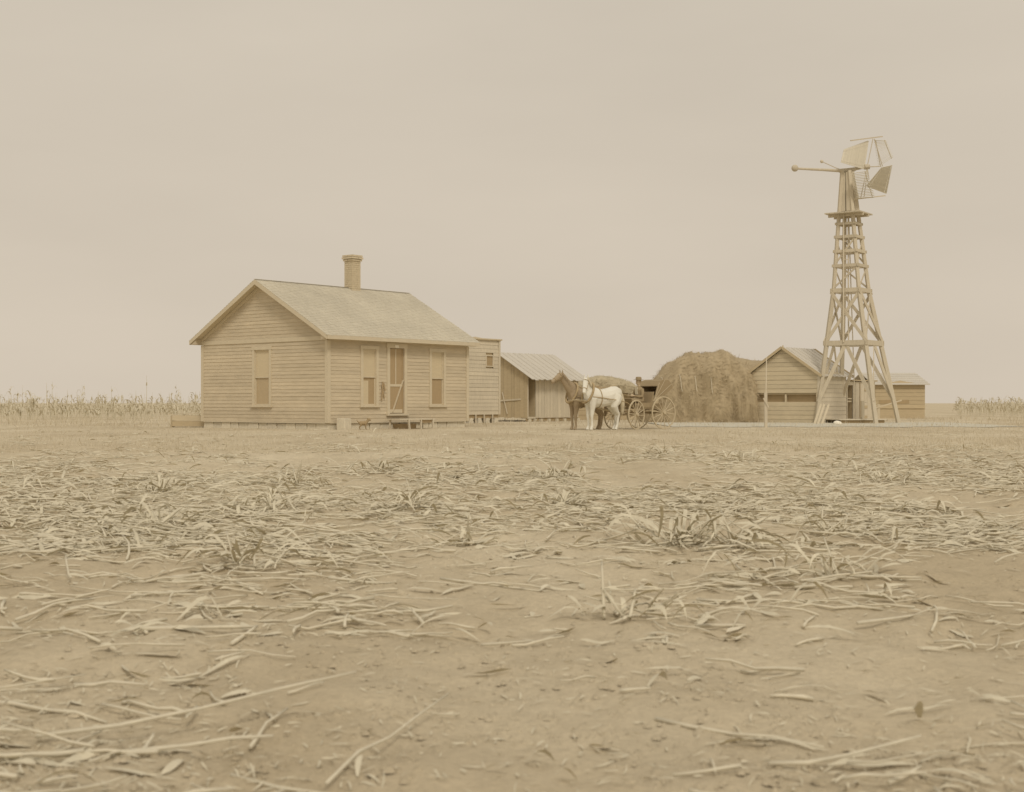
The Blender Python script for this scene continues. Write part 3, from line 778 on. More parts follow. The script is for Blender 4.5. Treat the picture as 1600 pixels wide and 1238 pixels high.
# straw-roofed shelter behind the team
sh = empty('straw_shelter', (3.3, 68.0, 0), 0)
tag(sh, 'low board shelter heaped with pale straw behind the white horse', 'shelter')
clapwall(sh, front, 0.0, 3.3, 0.0, lambda a: 1.75 - 0.10 * a, 0.24, M_DIMWALL)
MB().box(0.02, 3.28, 0.03, 2.6, 0.0, 1.35).build('wall', M_DIMWALL, sh)
def heap(name, m_, parent, prof, z_low, y0, y1, n=60, my=24, strand=None, strand_m=None, seed=1, rough=0.08):
    """a rounded heap: prof gives (x, top height); z_low(x) the underside"""
    px_ = np.array([p_[0] for p_ in prof]); pz_ = np.array([p_[1] for p_ in prof])
    xs_ = np.linspace(px_[0], px_[-1], n); tops = np.interp(xs_, px_, pz_)
    vs = []; yc = (y0 + y1) / 2; hw = (y1 - y0) / 2
    U = np.linspace(-1, 1, my); T = math.pi / 2 * (1 + np.sign(U) * (1 - (1 - np.abs(U)) ** 1.9))
    for i_, x_ in enumerate(xs_):
        lo = z_low(x_)
        for j_, t in enumerate(T):
            cy = -math.cos(t); sz = math.sin(t) ** 0.52 if math.sin(t) > 1e-6 else 0
            yy = yc + hw * np.sign(cy) * abs(cy) ** 0.8
            zz = lo + (tops[i_] - lo) * sz
            nn = rough * (float(vnoise(x_ * 2.2 + 50, t * 3.5 + x_ * 0.3, seed)) - 0.5) * 2 + rough * 0.6 * (float(vnoise(x_ * 6, t * 9, seed + 3)) - 0.5) * 2
            if 0 < j_ < my - 1: yy += nn * cy * 1.4; zz += nn * sz * (0.5 if abs(cy) < 0.3 else 1)
            vs.append((x_, yy, zz))
    fs = [(i_ * my + j_, i_ * my + j_ + 1, (i_ + 1) * my + j_ + 1, (i_ + 1) * my + j_) for i_ in range(n - 1) for j_ in range(my - 1)]
    fs += [tuple(range(my)), tuple((n - 1) * my + q for q in range(my))[::-1]]
    b_ = MB(); b_.add(vs, fs); o_ = b_.build(name, m_, parent, smooth=True)
    if strand:
        V = np.array(vs); sb = MB(); r = random.Random(seed)
        for _ in range(strand):
            i_ = r.randrange(n - 1); j_ = r.randrange(1, my - 2)
            p0 = Vector(V[i_ * my + j_]) + Vector((r.uniform(-0.1, 0.1), 0, r.uniform(-0.05, 0.05)))
            nrm = Vector((0, -math.cos(T[j_]), math.sin(T[j_])))
            tang = Vector((r.uniform(-0.7, 0.7), r.uniform(-0.3, 0.3), r.uniform(-1, 0.1))).normalized()
            p0 = p0 + nrm * 0.01; L_ = r.uniform(0.10, 0.34); q0 = p0 + tang * L_ + nrm * r.uniform(-0.02, 0.07)
            side = tang.cross(nrm).normalized() * r.uniform(0.006, 0.014)
            sb.add([p0 - side, p0 + side, q0], [(0, 1, 2)])
        me = bpy.data.meshes.new('strands'); me.from_pydata(sb.v, [], sb.f); me.materials.append(strand_m)
        q = bpy.data.objects.new('strands', me); link(q, parent); q['kind'] = 'stuff'
    return o_
heap('straw', M_STRAW, sh, [(-0.1, 1.55), (0.1, 1.95), (0.5, 2.13), (1.0, 2.22), (1.3, 2.28), (1.8, 2.2), (2.4, 2.08), (2.8, 1.9), (3.1, 1.7), (3.45, 1.3)],
     lambda x_: 1.72 - 0.10 * x_ - 0.12, -0.35, 3.0, strand=1500, strand_m=M_STRAW, seed=4)

# big haystack
hs = empty('haystack', (5.85, 57.4, 0), 0)
tag(hs, 'large dark haystack with lumpy top beside the barn', 'haystack')
def hp(px, py): return ((px - 800) / 35.2 - 5.85, CAMZ + (HOR - py) / 35.2)
prof = [hp(*q) for q in ((1010, 650), (1013, 622), (1017, 602), (1024, 593), (1031, 586), (1038, 575), (1047, 566), (1062, 558), (1070, 555), (1077, 549.5), (1083, 551.5), (1098, 552),
                         (1105, 549), (1112, 551.5), (1120, 551), (1126, 547), (1133, 550.5), (1140, 555), (1152, 560), (1162, 565), (1169, 585), (1172, 650))]
heap('hay', M_HAY, hs, prof, lambda x_: -0.05, 0.0, 5.2, n=130, my=44, strand=9000, strand_m=M_HAYSTRAND, seed=9, rough=0.12)
for (px, ya, yb) in ((1036, 582, 602), (1061, 585, 612), (1084, 588, 612), (1108, 585, 615)):
    xx = (px - 800) / 36.3 - 5.85; za = CAMZ + (HOR - ya) / 36.3; zb = CAMZ + (HOR - yb) / 36.3
    pts = []
    for k in range(6):
        t = k / 5; zz = za + (zb - za) * t
        top = float(np.interp(xx, [p_[0] for p_ in prof], [p_[1] for p_ in prof])); sz = min(1, max(0.0, (zz + 0.05) / (top + 0.05)))
        th_ = math.asin(min(1, sz ** (1 / 0.52))); cy = -math.cos(th_)
        yy = 2.6 + 2.6 * (-1) * abs(cy) ** 0.8 - 0.12
        pts.append((xx + 0.10 * t * t + 0.02 * math.sin(k), yy, zz))
    MB().tube(pts, 0.013, 5).build('hanging_cord', M_STALK, hs)
hs2 = empty('haystack', (9.6, 64.0, 0), 0)
tag(hs2, 'lower flat topped haystack partly hidden between big haystack and barn', 'haystack')
def hp2(px, py): return ((px - 800) / 31.6 - 9.6, CAMZ + (HOR - py) / 31.6)
prof2 = [hp2(*q) for q in ((1100, 640), (1106, 600), (1120, 575), (1135, 561), (1150, 559), (1165, 562), (1180, 563.5), (1196, 564), (1208, 572), (1220, 600), (1228, 640))]
heap('hay', M_HAY, hs2, prof2, lambda x_: -0.05, 0.0, 5.0, n=80, my=30, strand=3000, strand_m=M_HAYSTRAND, seed=15, rough=0.05)

# ------------------------------------------------------------------ windmill
TC = Vector((14.40, 56.0, 0))
TOPZ = 10.5
wm = empty('windmill', TC, 0)
tag(wm, 'tall wooden windmill tower with folded sectional wheel and counterweight beam', 'windmill')
KZ = 5.52
def corner(ci, z):
    ang = math.radians(-81.1 + 90 * ci)
    if z <= KZ: t = z / KZ; ext = 3.33 + (1.41 - 3.33) * t; cx = 0 + (-0.265) * t
    else: t = (z - KZ) / (TOPZ - KZ); ext = 1.41 + (0.40 - 1.41) * t; cx = -0.265 + (-0.17) * t
    R_ = ext / 3.33 * 1.817
    return Vector((cx + R_ * math.cos(ang), R_ * math.sin(ang), z))
for ci in range(4):     # 0 near, 1 right, 2 far, 3 left
    MB().bar(corner(ci, -0.1), corner(ci, KZ), 0.15, 0.15, up=(0.99, 0.15, 0)).build('leg', M_MILL, wm)
    MB().bar(corner(ci, KZ - 0.05), corner(ci, TOPZ), 0.13, 0.13, up=(0.99, 0.15, 0)).build('leg', M_MILL, wm)
def outp(p, k): 
    c = Vector((corner(0, p.z).x + corner(2, p.z).x, 0, 0)) / 2; d = Vector((p.x - c.x, p.y, 0)); return p + d.normalized() * k
for z_, hh in ((3.33, 0.20), (5.52, 0.17), (6.55, 0.12), (7.15, 0.12), (7.75, 0.12), (8.3, 0.10)):
    for ci in range(4):
        p = outp(corner(ci, z_), 0.09); q = outp(corner((ci + 1) % 4, z_ + 0.0), 0.09)
        e = (q - p).normalized() * 0.06
        MB().bar(p - e, q + e, 0.045, hh).build('girt', M_MILL, wm)
for ci in range(4):
    cj = (ci + 1) % 4
    for (a, b) in ((ci, cj), (cj, ci)):
        k = 0.05 if a == ci else 0.11
        MB().bar(outp(corner(a, 3.38), k), outp(corner(b, 5.45), k), 0.04, 0.13, up=Vector((0, 0, 1))).build('brace', M_MILL, wm)
    m_ = (outp(corner(ci, 3.30), 0.03) + outp(corner(cj, 3.30), 0.03)) / 2
    for a in (ci, cj):
        MB().bar(m_, outp(corner(a, 0.9), 0.03), 0.04, 0.15, up=Vector((0, 0, 1))).build('brace', M_MILL, wm)
    for (z0_, z1_) in ((5.6, 6.5), (6.6, 7.7)):
        MB().bar(outp(corner(ci, z0_), 0.04), outp(corner(cj, z1_), 0.04), 0.03, 0.07).build('brace', M_MILL, wm)
# extra uprights between the legs high up (ladder rails and pump rod)
cx_ = -0.30
MB().tube([(-0.1, 0, 0.6), (-0.27, 0, 5.5), (-0.43, 0, TOPZ)], 0.022, 6).build('pump_rod', M_MILL, wm)
for ci, cj in ((3, 0), (0, 1)):
    a0 = (corner(ci, 3.35) + corner(cj, 3.35)) / 2; a1 = (corner(ci, 8.7) + corner(cj, 8.7)) / 2
    if ci == 3:
        off = Vector((0.12, 0.05, 0))
        for s in (-1, 1): MB().bar(a0 * 1 + off * s, a1 + off * s * 0.9, 0.04, 0.05).build('ladder_rail', M_MILL, wm)
        for k in range(7):
            c = a0.lerp(a1, (k + 0.5) / 7); MB().bar(c - off, c + off, 0.025, 0.03).build('rung', M_MILL, wm)
# platform
PZ = 8.72; pc = (corner(0, PZ) + corner(2, PZ)) / 2
ang = math.radians(-81.1 + 45)
e1 = Vector((math.cos(ang), math.sin(ang), 0)); e2 = Vector((-e1.y, e1.x, 0))
for k in range(7):
    t = -0.66 + k * 0.22
    if abs(t) < 0.2:
        for s in (-1, 1): MB().bar(pc + e1 * t + e2 * 0.22 * s, pc + e1 * t + e2 * 0.72 * s, 0.2, 0.05).build('platform_board', M_MILL, wm)
    else: MB().bar(pc + e1 * t - e2 * 0.72, pc + e1 * t + e2 * 0.72, 0.2, 0.05).build('platform_board', M_MILL, wm)
for s in (-1, 1):
    MB().bar(pc + e2 * 0.30 * s - e1 * 0.76 - Vector((0, 0, 0.075)), pc + e2 * 0.30 * s + e1 * 0.76 - Vector((0, 0, 0.075)), 0.08, 0.10).build('platform_joist', M_MILL, wm)
# boards sheathing the top of the mast
for k in range(4):
    ci, cj = k, (k + 1) % 4
    a, b = corner(ci, PZ + 0.1), corner(cj, PZ + 0.1); c, d = corner(cj, TOPZ - 0.05), corner(ci, TOPZ - 0.05)
    for (t0, t1) in ((0.0, 0.46), (0.54, 1.0)):
        p0, p1, p2, p3 = a.lerp(b, t0), a.lerp(b, t1), d.lerp(c, t1), d.lerp(c, t0)
        mid_ = (p0 + p1 + p2 + p3) / 4; nrm = (p1 - p0).cross(p3 - p0).normalized() * 0.012
        MB().hexa([p0 - nrm, p1 - nrm, p1 + nrm, p0 + nrm, p3 - nrm, p2 - nrm, p2 + nrm, p3 + nrm]).build('mast_board', M_MILL, wm)
# head: world x offset helper from photo pixels at depth 56
S_ = F / 56.0
def W(px, py, dy=0.0): return Vector(((px - 800) / F * (56.0 + dy) - TC.x, dy, CAMZ + (HOR - py) / F * (56.0 + dy)))
MB().tube([W(1243, 263.5, -0.5), W(1285, 265.5, -0.25), W(1322, 267.5, 0)], [0.045, 0.055, 0.075], 8).build('counterweight_beam', M_MILL, wm)
MB().ball(W(1242, 263, -0.5), 0.145).build('counterweight', M_MILL, wm, smooth=True)
MB().tube([W(1284, 252.5, -0.4), W(1306, 262.5, -0.1), W(1316, 266, 0)], 0.016, 6).build('governor_rod', M_MILL, wm)
MB().ball(W(1284, 252.5, -0.4), 0.07).build('governor_weight', M_MILL, wm, smooth=True)
MB().bar(W(1312, 267, 0), W(1336, 265, 0.1), 0.16, 0.14).build('gear_head', M_MILL, wm)
hubp = W(1355, 261, 0.25)
MB().tube([W(1325, 266, 0), W(1345, 262.5, 0.18), hubp], [0.085, 0.06, 0.06], 8).build('main_shaft', M_MILL, wm)
MB().tube([hubp - Vector((0.12, 0, 0)), hubp + Vector((0.1, 0, 0.01))], [0.12, 0.10], 10).build('hub', M_MILL, wm)
MB().tube([hubp, W(1377, 260, 0.3)], 0.02, 6).build('wheel_arm', M_MILL, wm)
def panel(c, n_, flat, solid):
    """c: four photo corners (px,py,dy) TL TR BR BL, slats run from the left edge to the right edge; the slats of open sections stand apart"""
    TL, TR, BR_, BL_ = [W(*q) for q in c]
    nrm = (TR - TL).cross(BL_ - TL).normalized()
    holder = MB()
    holder.bar(TL.lerp(TR, 0.12), BL_.lerp(BR_, 0.12), 0.03, 0.03).bar(TL.lerp(TR, 0.88), BL_.lerp(BR_, 0.88), 0.03, 0.03)
    h = holder.build('wheel_section', M_VANE, wm)
    for k in range(n_):
        t = (k + 0.5) / n_
        a = TL.lerp(BL_, t); b = TR.lerp(BR_, t); d = (b - a).normalized()
        wdir = nrm.cross(d).normalized()
        rot = Quaternion(d, math.radians(18 if solid else 72))
        wd_ = rot @ wdir; nn = wd_.cross(d).normalized() * 0.006
        wa = (BL_ - TL).length / n_ * (1.08 if solid else 0.8) / 2; wb = (BR_ - TR).length / n_ * (1.08 if solid else 0.8) / 2
        MB().hexa([a - wd_ * wa - nn, a + wd_ * wa - nn, a + wd_ * wa + nn, a - wd_ * wa + nn,
                   b - wd_ * wb - nn, b + wd_ * wb - nn, b + wd_ * wb + nn, b - wd_ * wb + nn]).build('slat', M_VANE, h)
# upper left: solid; slats run roughly vertical
panel([(1319, 234, -0.5), (1314, 254, -0.7), (1350, 265, 0.2), (1357, 220, 0.3)], 22, True, True)
panel([(1377, 262, 0.0), (1394, 258, 0.9), (1385, 303, 0.8), (1353, 291, -0.2)], 22, True, True)
panel([(1373, 262, 1.0), (1396, 246, 1.2), (1384, 219, 1.0), (1366, 219, 0.6)], 17, False, False)
panel([(1331, 270, -0.9), (1354, 267, -0.3), (1367, 309, 0.2), (1338, 311, -0.6)], 17, False, False)
MB().bar(W(1329, 220, -0.5), W(1379, 213.5, 0.7), 0.04, 0.045).build('wheel_rim_bar', M_MILL, wm)
MB().bar(W(1335, 311.5, -0.5), W(1383, 306, 0.7), 0.04, 0.045).build('wheel_rim_bar', M_MILL, wm)
for (a, b) in (((1364, 217, 0.3), (1355, 261, 0.25)), ((1366, 217, 0.35), (1379, 260, 0.6)), ((1345, 309, -0.2), (1355, 262, 0.25)), ((1342, 309, -0.3), (1331, 268, -0.3)),
               ((1355, 261, 0.25), (1358, 280, 0.3)), ((1350, 308, 0), (1356, 264, 0.2))):
    MB().tube([W(*a), W(*b)], 0.017, 6).build('wheel_arm', M_MILL, wm)

# well deck beneath the tower
wk = empty('well_platform', (14.35, 55.9, 0), math.radians(12))
tag(wk, 'low plank well deck under the windmill tower', 'platform')
for k in range(7): MB().box(-1.15, 0.95, -0.75 + k * 0.22, -0.55 + k * 0.22, 0.15, 0.19).build('plank', M_WOOD, wk)
MB().box(-1.05, 0.9, -0.66, -0.60, 0.0, 0.148).build('joist', M_DARK, wk)  # joists coloured dark for the shade beneath the deck
MB().box(-1.05, 0.9, 0.55, 0.62, 0.0, 0.148).build('joist', M_DARK, wk)
MB().box(-0.06, 0.06, -0.55, -0.43, 0.19, 0.95).build('pump_post', M_MILL, wk)
MB().bar((0.0, -0.49, 0.9), (0.22, -0.55, 0.86), 0.04, 0.04).build('spout', M_MILL, wk)
# leaning planks and stone at the left foot
pl = empty('leaning_planks', (12.35, 54.4, 0), 0)
tag(pl, 'short pale planks leaning by the left foot of the windmill', 'planks')
for (a, b) in ((0.0, 0.2), (0.14, 0.33), (0.3, 0.52)):
    MB().bar((a - 0.14, -0.1, -0.02), (b, 0.2, 0.8), 0.09, 0.03, up=(0, 1, 0)).build('plank', M_TRIM, pl)
b_ = MB(); b_.ball((0, 0, 0.03), 0.16, 1.3, 0.8, 0.75, 9, 6); o = b_.build('stone', M_SIGN, smooth=True); o.location = (12.9, 53.2, 0.0); o.rotation_euler = (0.1, 0.25, 0.3)
tag(o, 'white boulder on the ground at the windmill left foot', 'stone')

# yard post in front of barn
P = empty('yard_post', (8.88, 47.0, 0), 0)
tag(P, 'thin upright post standing before the barn slot opening', 'post')
MB().bar((0, 0, -0.1), (-0.01, 0, 1.22), 0.10, 0.10).build('post', M_WOOD, P)
MB().bar((0.0, 0, 1.2), (0.02, 0, 2.45), 0.035, 0.035).build('upper_pole', M_WOOD, P)
MB().bar((-0.10, -0.07, 1.02), (0.08, -0.07, 0.70), 0.03, 0.04).build('brace', M_WOOD, P)

# wooden trough left of the house
tr = empty('wooden_trough', (-11.95, 47.6, 0), math.radians(5))
tag(tr, 'low wooden trough lying at the left side of the farmhouse', 'trough')
for k in range(2): MB().box(-0.05, 1.15, -0.35, -0.31, 0.03 + k * 0.2, 0.215 + k * 0.2).build('side_board', M_BARN if k else M_DIMWALL, tr)
MB().box(1.15, 1.2, -0.35, 0.25, 0.0, 0.44).build('end_board', M_DIMWALL, tr)
MB().box(-0.08, -0.03, -0.35, 0.25, 0.0, 0.40).build('end_board', M_DIMWALL, tr)
for k in range(2): MB().box(-0.05, 1.15, 0.21, 0.25, 0.03 + k * 0.2, 0.215 + k * 0.2).build('side_board', M_DIMWALL, tr)
MB().bar((-0.2, -0.15, 0.44), (1.35, -0.2, 0.50), 0.18, 0.03).build('loose_plank', M_TRIM, tr)
MB().box(0.0, 1.12, -0.31, 0.21, 0.04, 0.06).build('bottom_board', M_DARK, tr)

# ------------------------------------------------------------------ team and buggy
YAW = math.radians(218)
FWD = Vector((math.cos(YAW), math.sin(YAW), 0)); LEFT = Vector((-FWD.y, FWD.x, 0))
AX = Vector((4.595, 44.47, 0)); FA = AX + FWD * 1.2

def horse(loc, coat, mane_m, poll, muzzle, neck_mid, label, name='horse'):
    t = empty(name, loc, YAW)
    tag(t, label, 'horse', 'harnessed horses')
    b_ = MB()
    st = [(-.80, 1.10, .07, .10), (-.76, 1.13, .17, .19), (-.64, 1.14, .235, .255), (-.48, 1.11, .26, .285), (-.25, 1.04, .265, .285), (0, 1.00, .275, .30),
          (.22, 1.02, .255, .315), (.40, 1.07, .225, .31), (.54, 1.06, .175, .25), (.63, 1.04, .10, .15)]
    b_.tube([(s_[0], 0, s_[1]) for s_ in st], [s_[3] for s_ in st], 14, ell=[s_[2] / s_[3] for s_ in st])
    # neck
    n0 = Vector((.40, 0, 1.16)); nm = Vector(neck_mid); pl_ = Vector(poll)
    b_.tube([n0, n0.lerp(nm, .5), nm, nm.lerp(pl_, .6), pl_], [.26, .21, .165, .13, .105], 12, ell=[.62, .58, .56, .58, .7])
    mz = Vector(muzzle); hd = mz - pl_
    b_.tube([pl_ - hd * 0.08, pl_ + hd * .15, pl_ + hd * .45, pl_ + hd * .78, mz], [.09, .118, .10, .068, .055], 10, ell=[.75, .72, .7, .8, .85])
    side = hd.cross(Vector((0, 0, 1))).normalized()
    for s in (-1, 1):
        e0 = pl_ + side * .05 * s + Vector((0, 0, .06)); b_.tube([e0, e0 + Vector((-.01, 0, .07)) + side * .01 * s, e0 + Vector((0, 0, .15))], [.028, .026, .006], 6)
        # front legs
        xo = .03 * s
        b_.tube([(.44, .13 * s, 1.0), (.42 + xo, .14 * s, .80), (.43 + xo, .13 * s, .62), (.45 + xo, .125 * s, .44), (.44 + xo, .12 * s, .28), (.43 + xo, .12 * s, .13), (.46 + xo, .12 * s, .07), (.475 + xo, .12 * s, 0.0)],
                [.16, .115, .078, .056, .038, .044, .048, .062], 8)
        # hind legs
        xo = .06 * s
        b_.tube([(-.58, .13 * s, 1.08), (-.55 + xo, .15 * s, .88), (-.50 + xo, .15 * s, .74), (-.60 + xo, .14 * s, .60), (-.71 + xo, .13 * s, .48), (-.69 + xo, .125 * s, .34), (-.66 + xo, .12 * s, .14), (-.62 + xo, .12 * s, .07), (-.60 + xo, .12 * s, 0.0)],
                [.20, .175, .13, .085, .058, .042, .046, .048, .062], 8)
    body = remesh_object('body', b_, coat, t, 0.017, 3)
    # tail
    MB().tube([(-.78, 0, 1.22), (-.88, .01, 1.12), (-.93, .02, .9), (-.92, .02, .6), (-.90, .01, .42)], [.045, .06, .075, .07, .015], 7).build('tail', mane_m, t, smooth=True)
    # mane: thin locks along the crest
    mb_ = MB()
    for k in range(16):
        q = k / 15; c = (n0 + Vector((-.05, 0, .22))).lerp(nm + Vector((-.13, 0, .06)), q * 2) if q < .5 else (nm + Vector((-.13, 0, .06))).lerp(pl_ + Vector((-.05, 0, .10)), q * 2 - 1)
        s = 1
        mb_.tube([c, c + Vector((.02, .07 * s, -.03)), c + Vector((.05, .115 * s, -.17 + jit(.03)))], [.022, .026, .004], 5)
    mb_.build('mane', mane_m, t, smooth=True)
    for s in (-1, 1):
        ev = pl_ + hd * .28 + side * .085 * s + Vector((0, 0, .02))
        MB().ball(ev, .018, n=6, m=4).build('eye', M_LEATHER, t)
    # harness
    def ring(c, rx, rz, ax, th, nm_='strap', wdt=None):
        pts = []; c = Vector(c); ax = Vector(ax).normalized(); a = Vector((0, 1, 0)); u = ax.cross(a).normalized()
        for k in range(21):
            tt = 2 * math.pi * k / 20; pts.append(c + a * rx * math.cos(tt) + u * rz * math.sin(tt))
        MB().tube(pts, th, 5, cap=False).build(nm_, M_LEATHER, t, smooth=True)
    ring((.53, 0, 1.17), .235, .34, (1, 0, .45), .038, 'collar')
    ring((.16, 0, 1.01), .272, .325, (1, 0, .0), .014, 'girth_strap')
    for s in (-1, 1):
        MB().tube([(.52, .235 * s, 1.05), (.16, .288 * s, 1.02), (-.2, .290 * s, .97), (-.6, .27 * s, .93), (-.95, .22 * s, .86), (-1.25, .16 * s, .72)], .013, 5).build('trace', M_LEATHER, t)
    MB().tube([(.3, 0.02, 1.395), (.0, .02, 1.325), (-.3, .02, 1.36), (-.6, .02, 1.41), (-.80, .02, 1.26)], .013, 5).build('back_strap', M_LEATHER, t)
    # bridle
    c1 = pl_ + hd * .12; c2 = pl_ + hd * .68
    for c, r_ in ((c1, .118), (c2, .08)):
        pts = []; u = hd.cross(side).normalized()
        for k in range(13):
            tt = 2 * math.pi * k / 12; pts.append(c + side * r_ * .82 * math.cos(tt) + u * r_ * math.sin(tt))
        MB().tube(pts, .010, 4, cap=False).build('bridle', M_LEATHER, t)
    for s in (-1, 1): MB().tube([c1 + side * .095 * s, c2 + side * .066 * s], .009, 4).build('bridle', M_LEATHER, t)
    return t
wl = FA + FWD * 1.35 + LEFT * 0.36
dl = FA + FWD * 1.40 - LEFT * 0.36
wh = horse(wl, M_WHITEHORSE, M_MANE, (.66, .06, 1.57), (.92, .26, 1.15), (.54, .02, 1.38), 'white horse with dark collar nearest the camera in the buggy team')
dh = horse(dl, M_DARKHORSE, M_DARKHORSE, (.98, 0, 1.72), (1.40, .04, 1.50), (.72, 0, 1.45), 'dark horse with raised head on the far side of the white horse')

bg_ = empty('buggy', AX, YAW)
tag(bg_, 'light four wheeled buggy with dark folded hood and spoked wheels', 'buggy')
def wheel(x_, y_, r_, steer=0.0):
    rim = MB(); n_ = 36
    for k in range(n_):
        a0, a1 = 2 * math.pi * k / n_, 2 * math.pi * (k + 1) / n_
        vs = []
        for a in (a0, a1):
            for (rr, yy) in ((r_ - 0.035, -0.016), (r_, -0.016), (r_, 0.016), (r_ - 0.035, 0.016)):
                vs.append((rr * math.cos(a), yy, rr * math.sin(a)))
        rim.add(vs, [(0, 1, 5, 4), (1, 2, 6, 5), (2, 3, 7, 6), (3, 0, 4, 7)])
    wo = rim.build('wheel', M_RIM, bg_, weld=True)
    wo.location = (x_, y_, r_ + gz(4, 44)); wo.rotation_euler = (0, 0, steer)
    MB().tube([(0, -0.07, 0), (0, 0.07, 0)], [0.045, 0.05], 10).build('hub', M_RIM, wo)
    for k in range(14):
        a = 2 * math.pi * k / 14 + 0.1
        MB().tube([(0.04 * math.cos(a), 0, 0.04 * math.sin(a)), ((r_ - 0.03) * math.cos(a), 0, (r_ - 0.03) * math.sin(a))], [0.014, 0.010], 5).build('spoke', M_RIM, wo)
    return wo
RW, FR = 0.535, 0.475
ST = math.radians(14)
wheel(0, 0.60, RW); wheel(0, -0.60, RW); wheel(1.2, 0.58, FR, ST); wheel(1.2, -0.58, FR, ST)
MB().bar((0, -0.6, RW), (0, 0.6, RW), 0.045, 0.045).build('axle', M_BUGGY, bg_)
MB().bar((1.2, -0.58, FR), (1.2, 0.58, FR), 0.045, 0.045).build('axle', M_BUGGY, bg_)
MB().bar((0, 0, RW + 0.02), (1.2, 0, FR + 0.04), 0.05, 0.04).build('reach', M_BUGGY, bg_)
MB().tube([(1.2, 0, 0.50), (2.2, 0, 0.66), (3.25, 0, 0.95)], [0.035, 0.03, 0.022], 7).build('pole', M_RIM, bg_)
MB().tube([(3.22, -0.42, 0.93), (3.25, 0, 0.95), (3.22, 0.42, 0.93)], 0.02, 6).build('neck_yoke', M_RIM, bg_)
MB().bar((1.5, -0.55, 0.58), (1.5, 0.55, 0.58), 0.05, 0.05).build('doubletree', M_BUGGY, bg_)
for s in (-1, 1):
    xx = 0.0 if s < 0 else 1.2
    for q in (0.06, -0.06):
        MB().tube([(xx, -0.42, 0.58), (xx, -0.2, 0.58 + q), (xx, 0, 0.58 + q * 1.3), (xx, 0.2, 0.58 + q), (xx, 0.42, 0.58)], 0.016, 5).build('spring', M_BUGGY, bg_)
b_ = MB(); b_.box(-0.20, 1.10, -0.38, 0.38, 0.66, 0.69); b_.box(-0.20, 1.10, -0.40, -0.375, 0.66, 0.84); b_.box(-0.20, 1.10, 0.375, 0.40, 0.66, 0.84); b_.box(-0.22, -0.195, -0.40, 0.40, 0.66, 0.84)
b_.build('body', M_BUGGY, bg_)
MB().hexa([(1.10, -0.38, 0.69), (1.12, -0.38, 0.67), (1.12, 0.38, 0.67), (1.10, 0.38, 0.69), (1.24, -0.40, 1.0), (1.26, -0.40, 0.99), (1.26, 0.40, 0.99), (1.24, 0.40, 1.0)]).build('dashboard', M_BUGGY, bg_)
MB().box(0.36, 0.82, -0.42, 0.42, 0.70, 0.86).build('seat', M_HOOD, bg_)
MB().hexa([(0.34, -0.42, 0.86), (0.40, -0.42, 0.86), (0.40, 0.42, 0.86), (0.34, 0.42, 0.86), (0.26, -0.43, 1.22), (0.31, -0.43, 1.22), (0.31, 0.43, 1.22), (0.26, 0.43, 1.22)]).build('seat_back', M_HOOD, bg_)
hd_ = MB()
outer = [(0.26, 1.02), (0.12, 1.42), (0.00, 1.58), (-0.16, 1.63), (-0.38, 1.60), (-0.54, 1.48), (-0.56, 1.34), (-0.20, 1.12)]
hd_.prism(outer, lambda u, v, ww: (u, ww, v), 0.42, 0.45); hd_.prism(outer, lambda u, v, ww: (u, ww, v), -0.45, -0.42)
for k in range(1, 7):
    (a0, b0), (a1, b1) = outer[k], outer[(k + 1) % 8] if k < 7 else outer[0]
    hd_.hexa([(a0, -0.42, b0), (a1, -0.42, b1), (a1 * .9 + .01, -0.42, b1 * .985), (a0 * .9 + .01, -0.42, b0 * .985),
              (a0, 0.42, b0), (a1, 0.42, b1), (a1 * .9 + .01, 0.42, b1 * .985), (a0 * .9 + .01, 0.42, b0 * .985)])
hd_.build('hood', M_HOOD, bg_)
for (a, b) in ((0.06, 1.52), (-0.20, 1.62), (-0.50, 1.48)):
    for s in (-1, 1): MB().tube([(0.28, 0.455 * s, 0.95), (a, 0.465 * s, b)], 0.010, 5).build('bow', M_RIM, bg_)

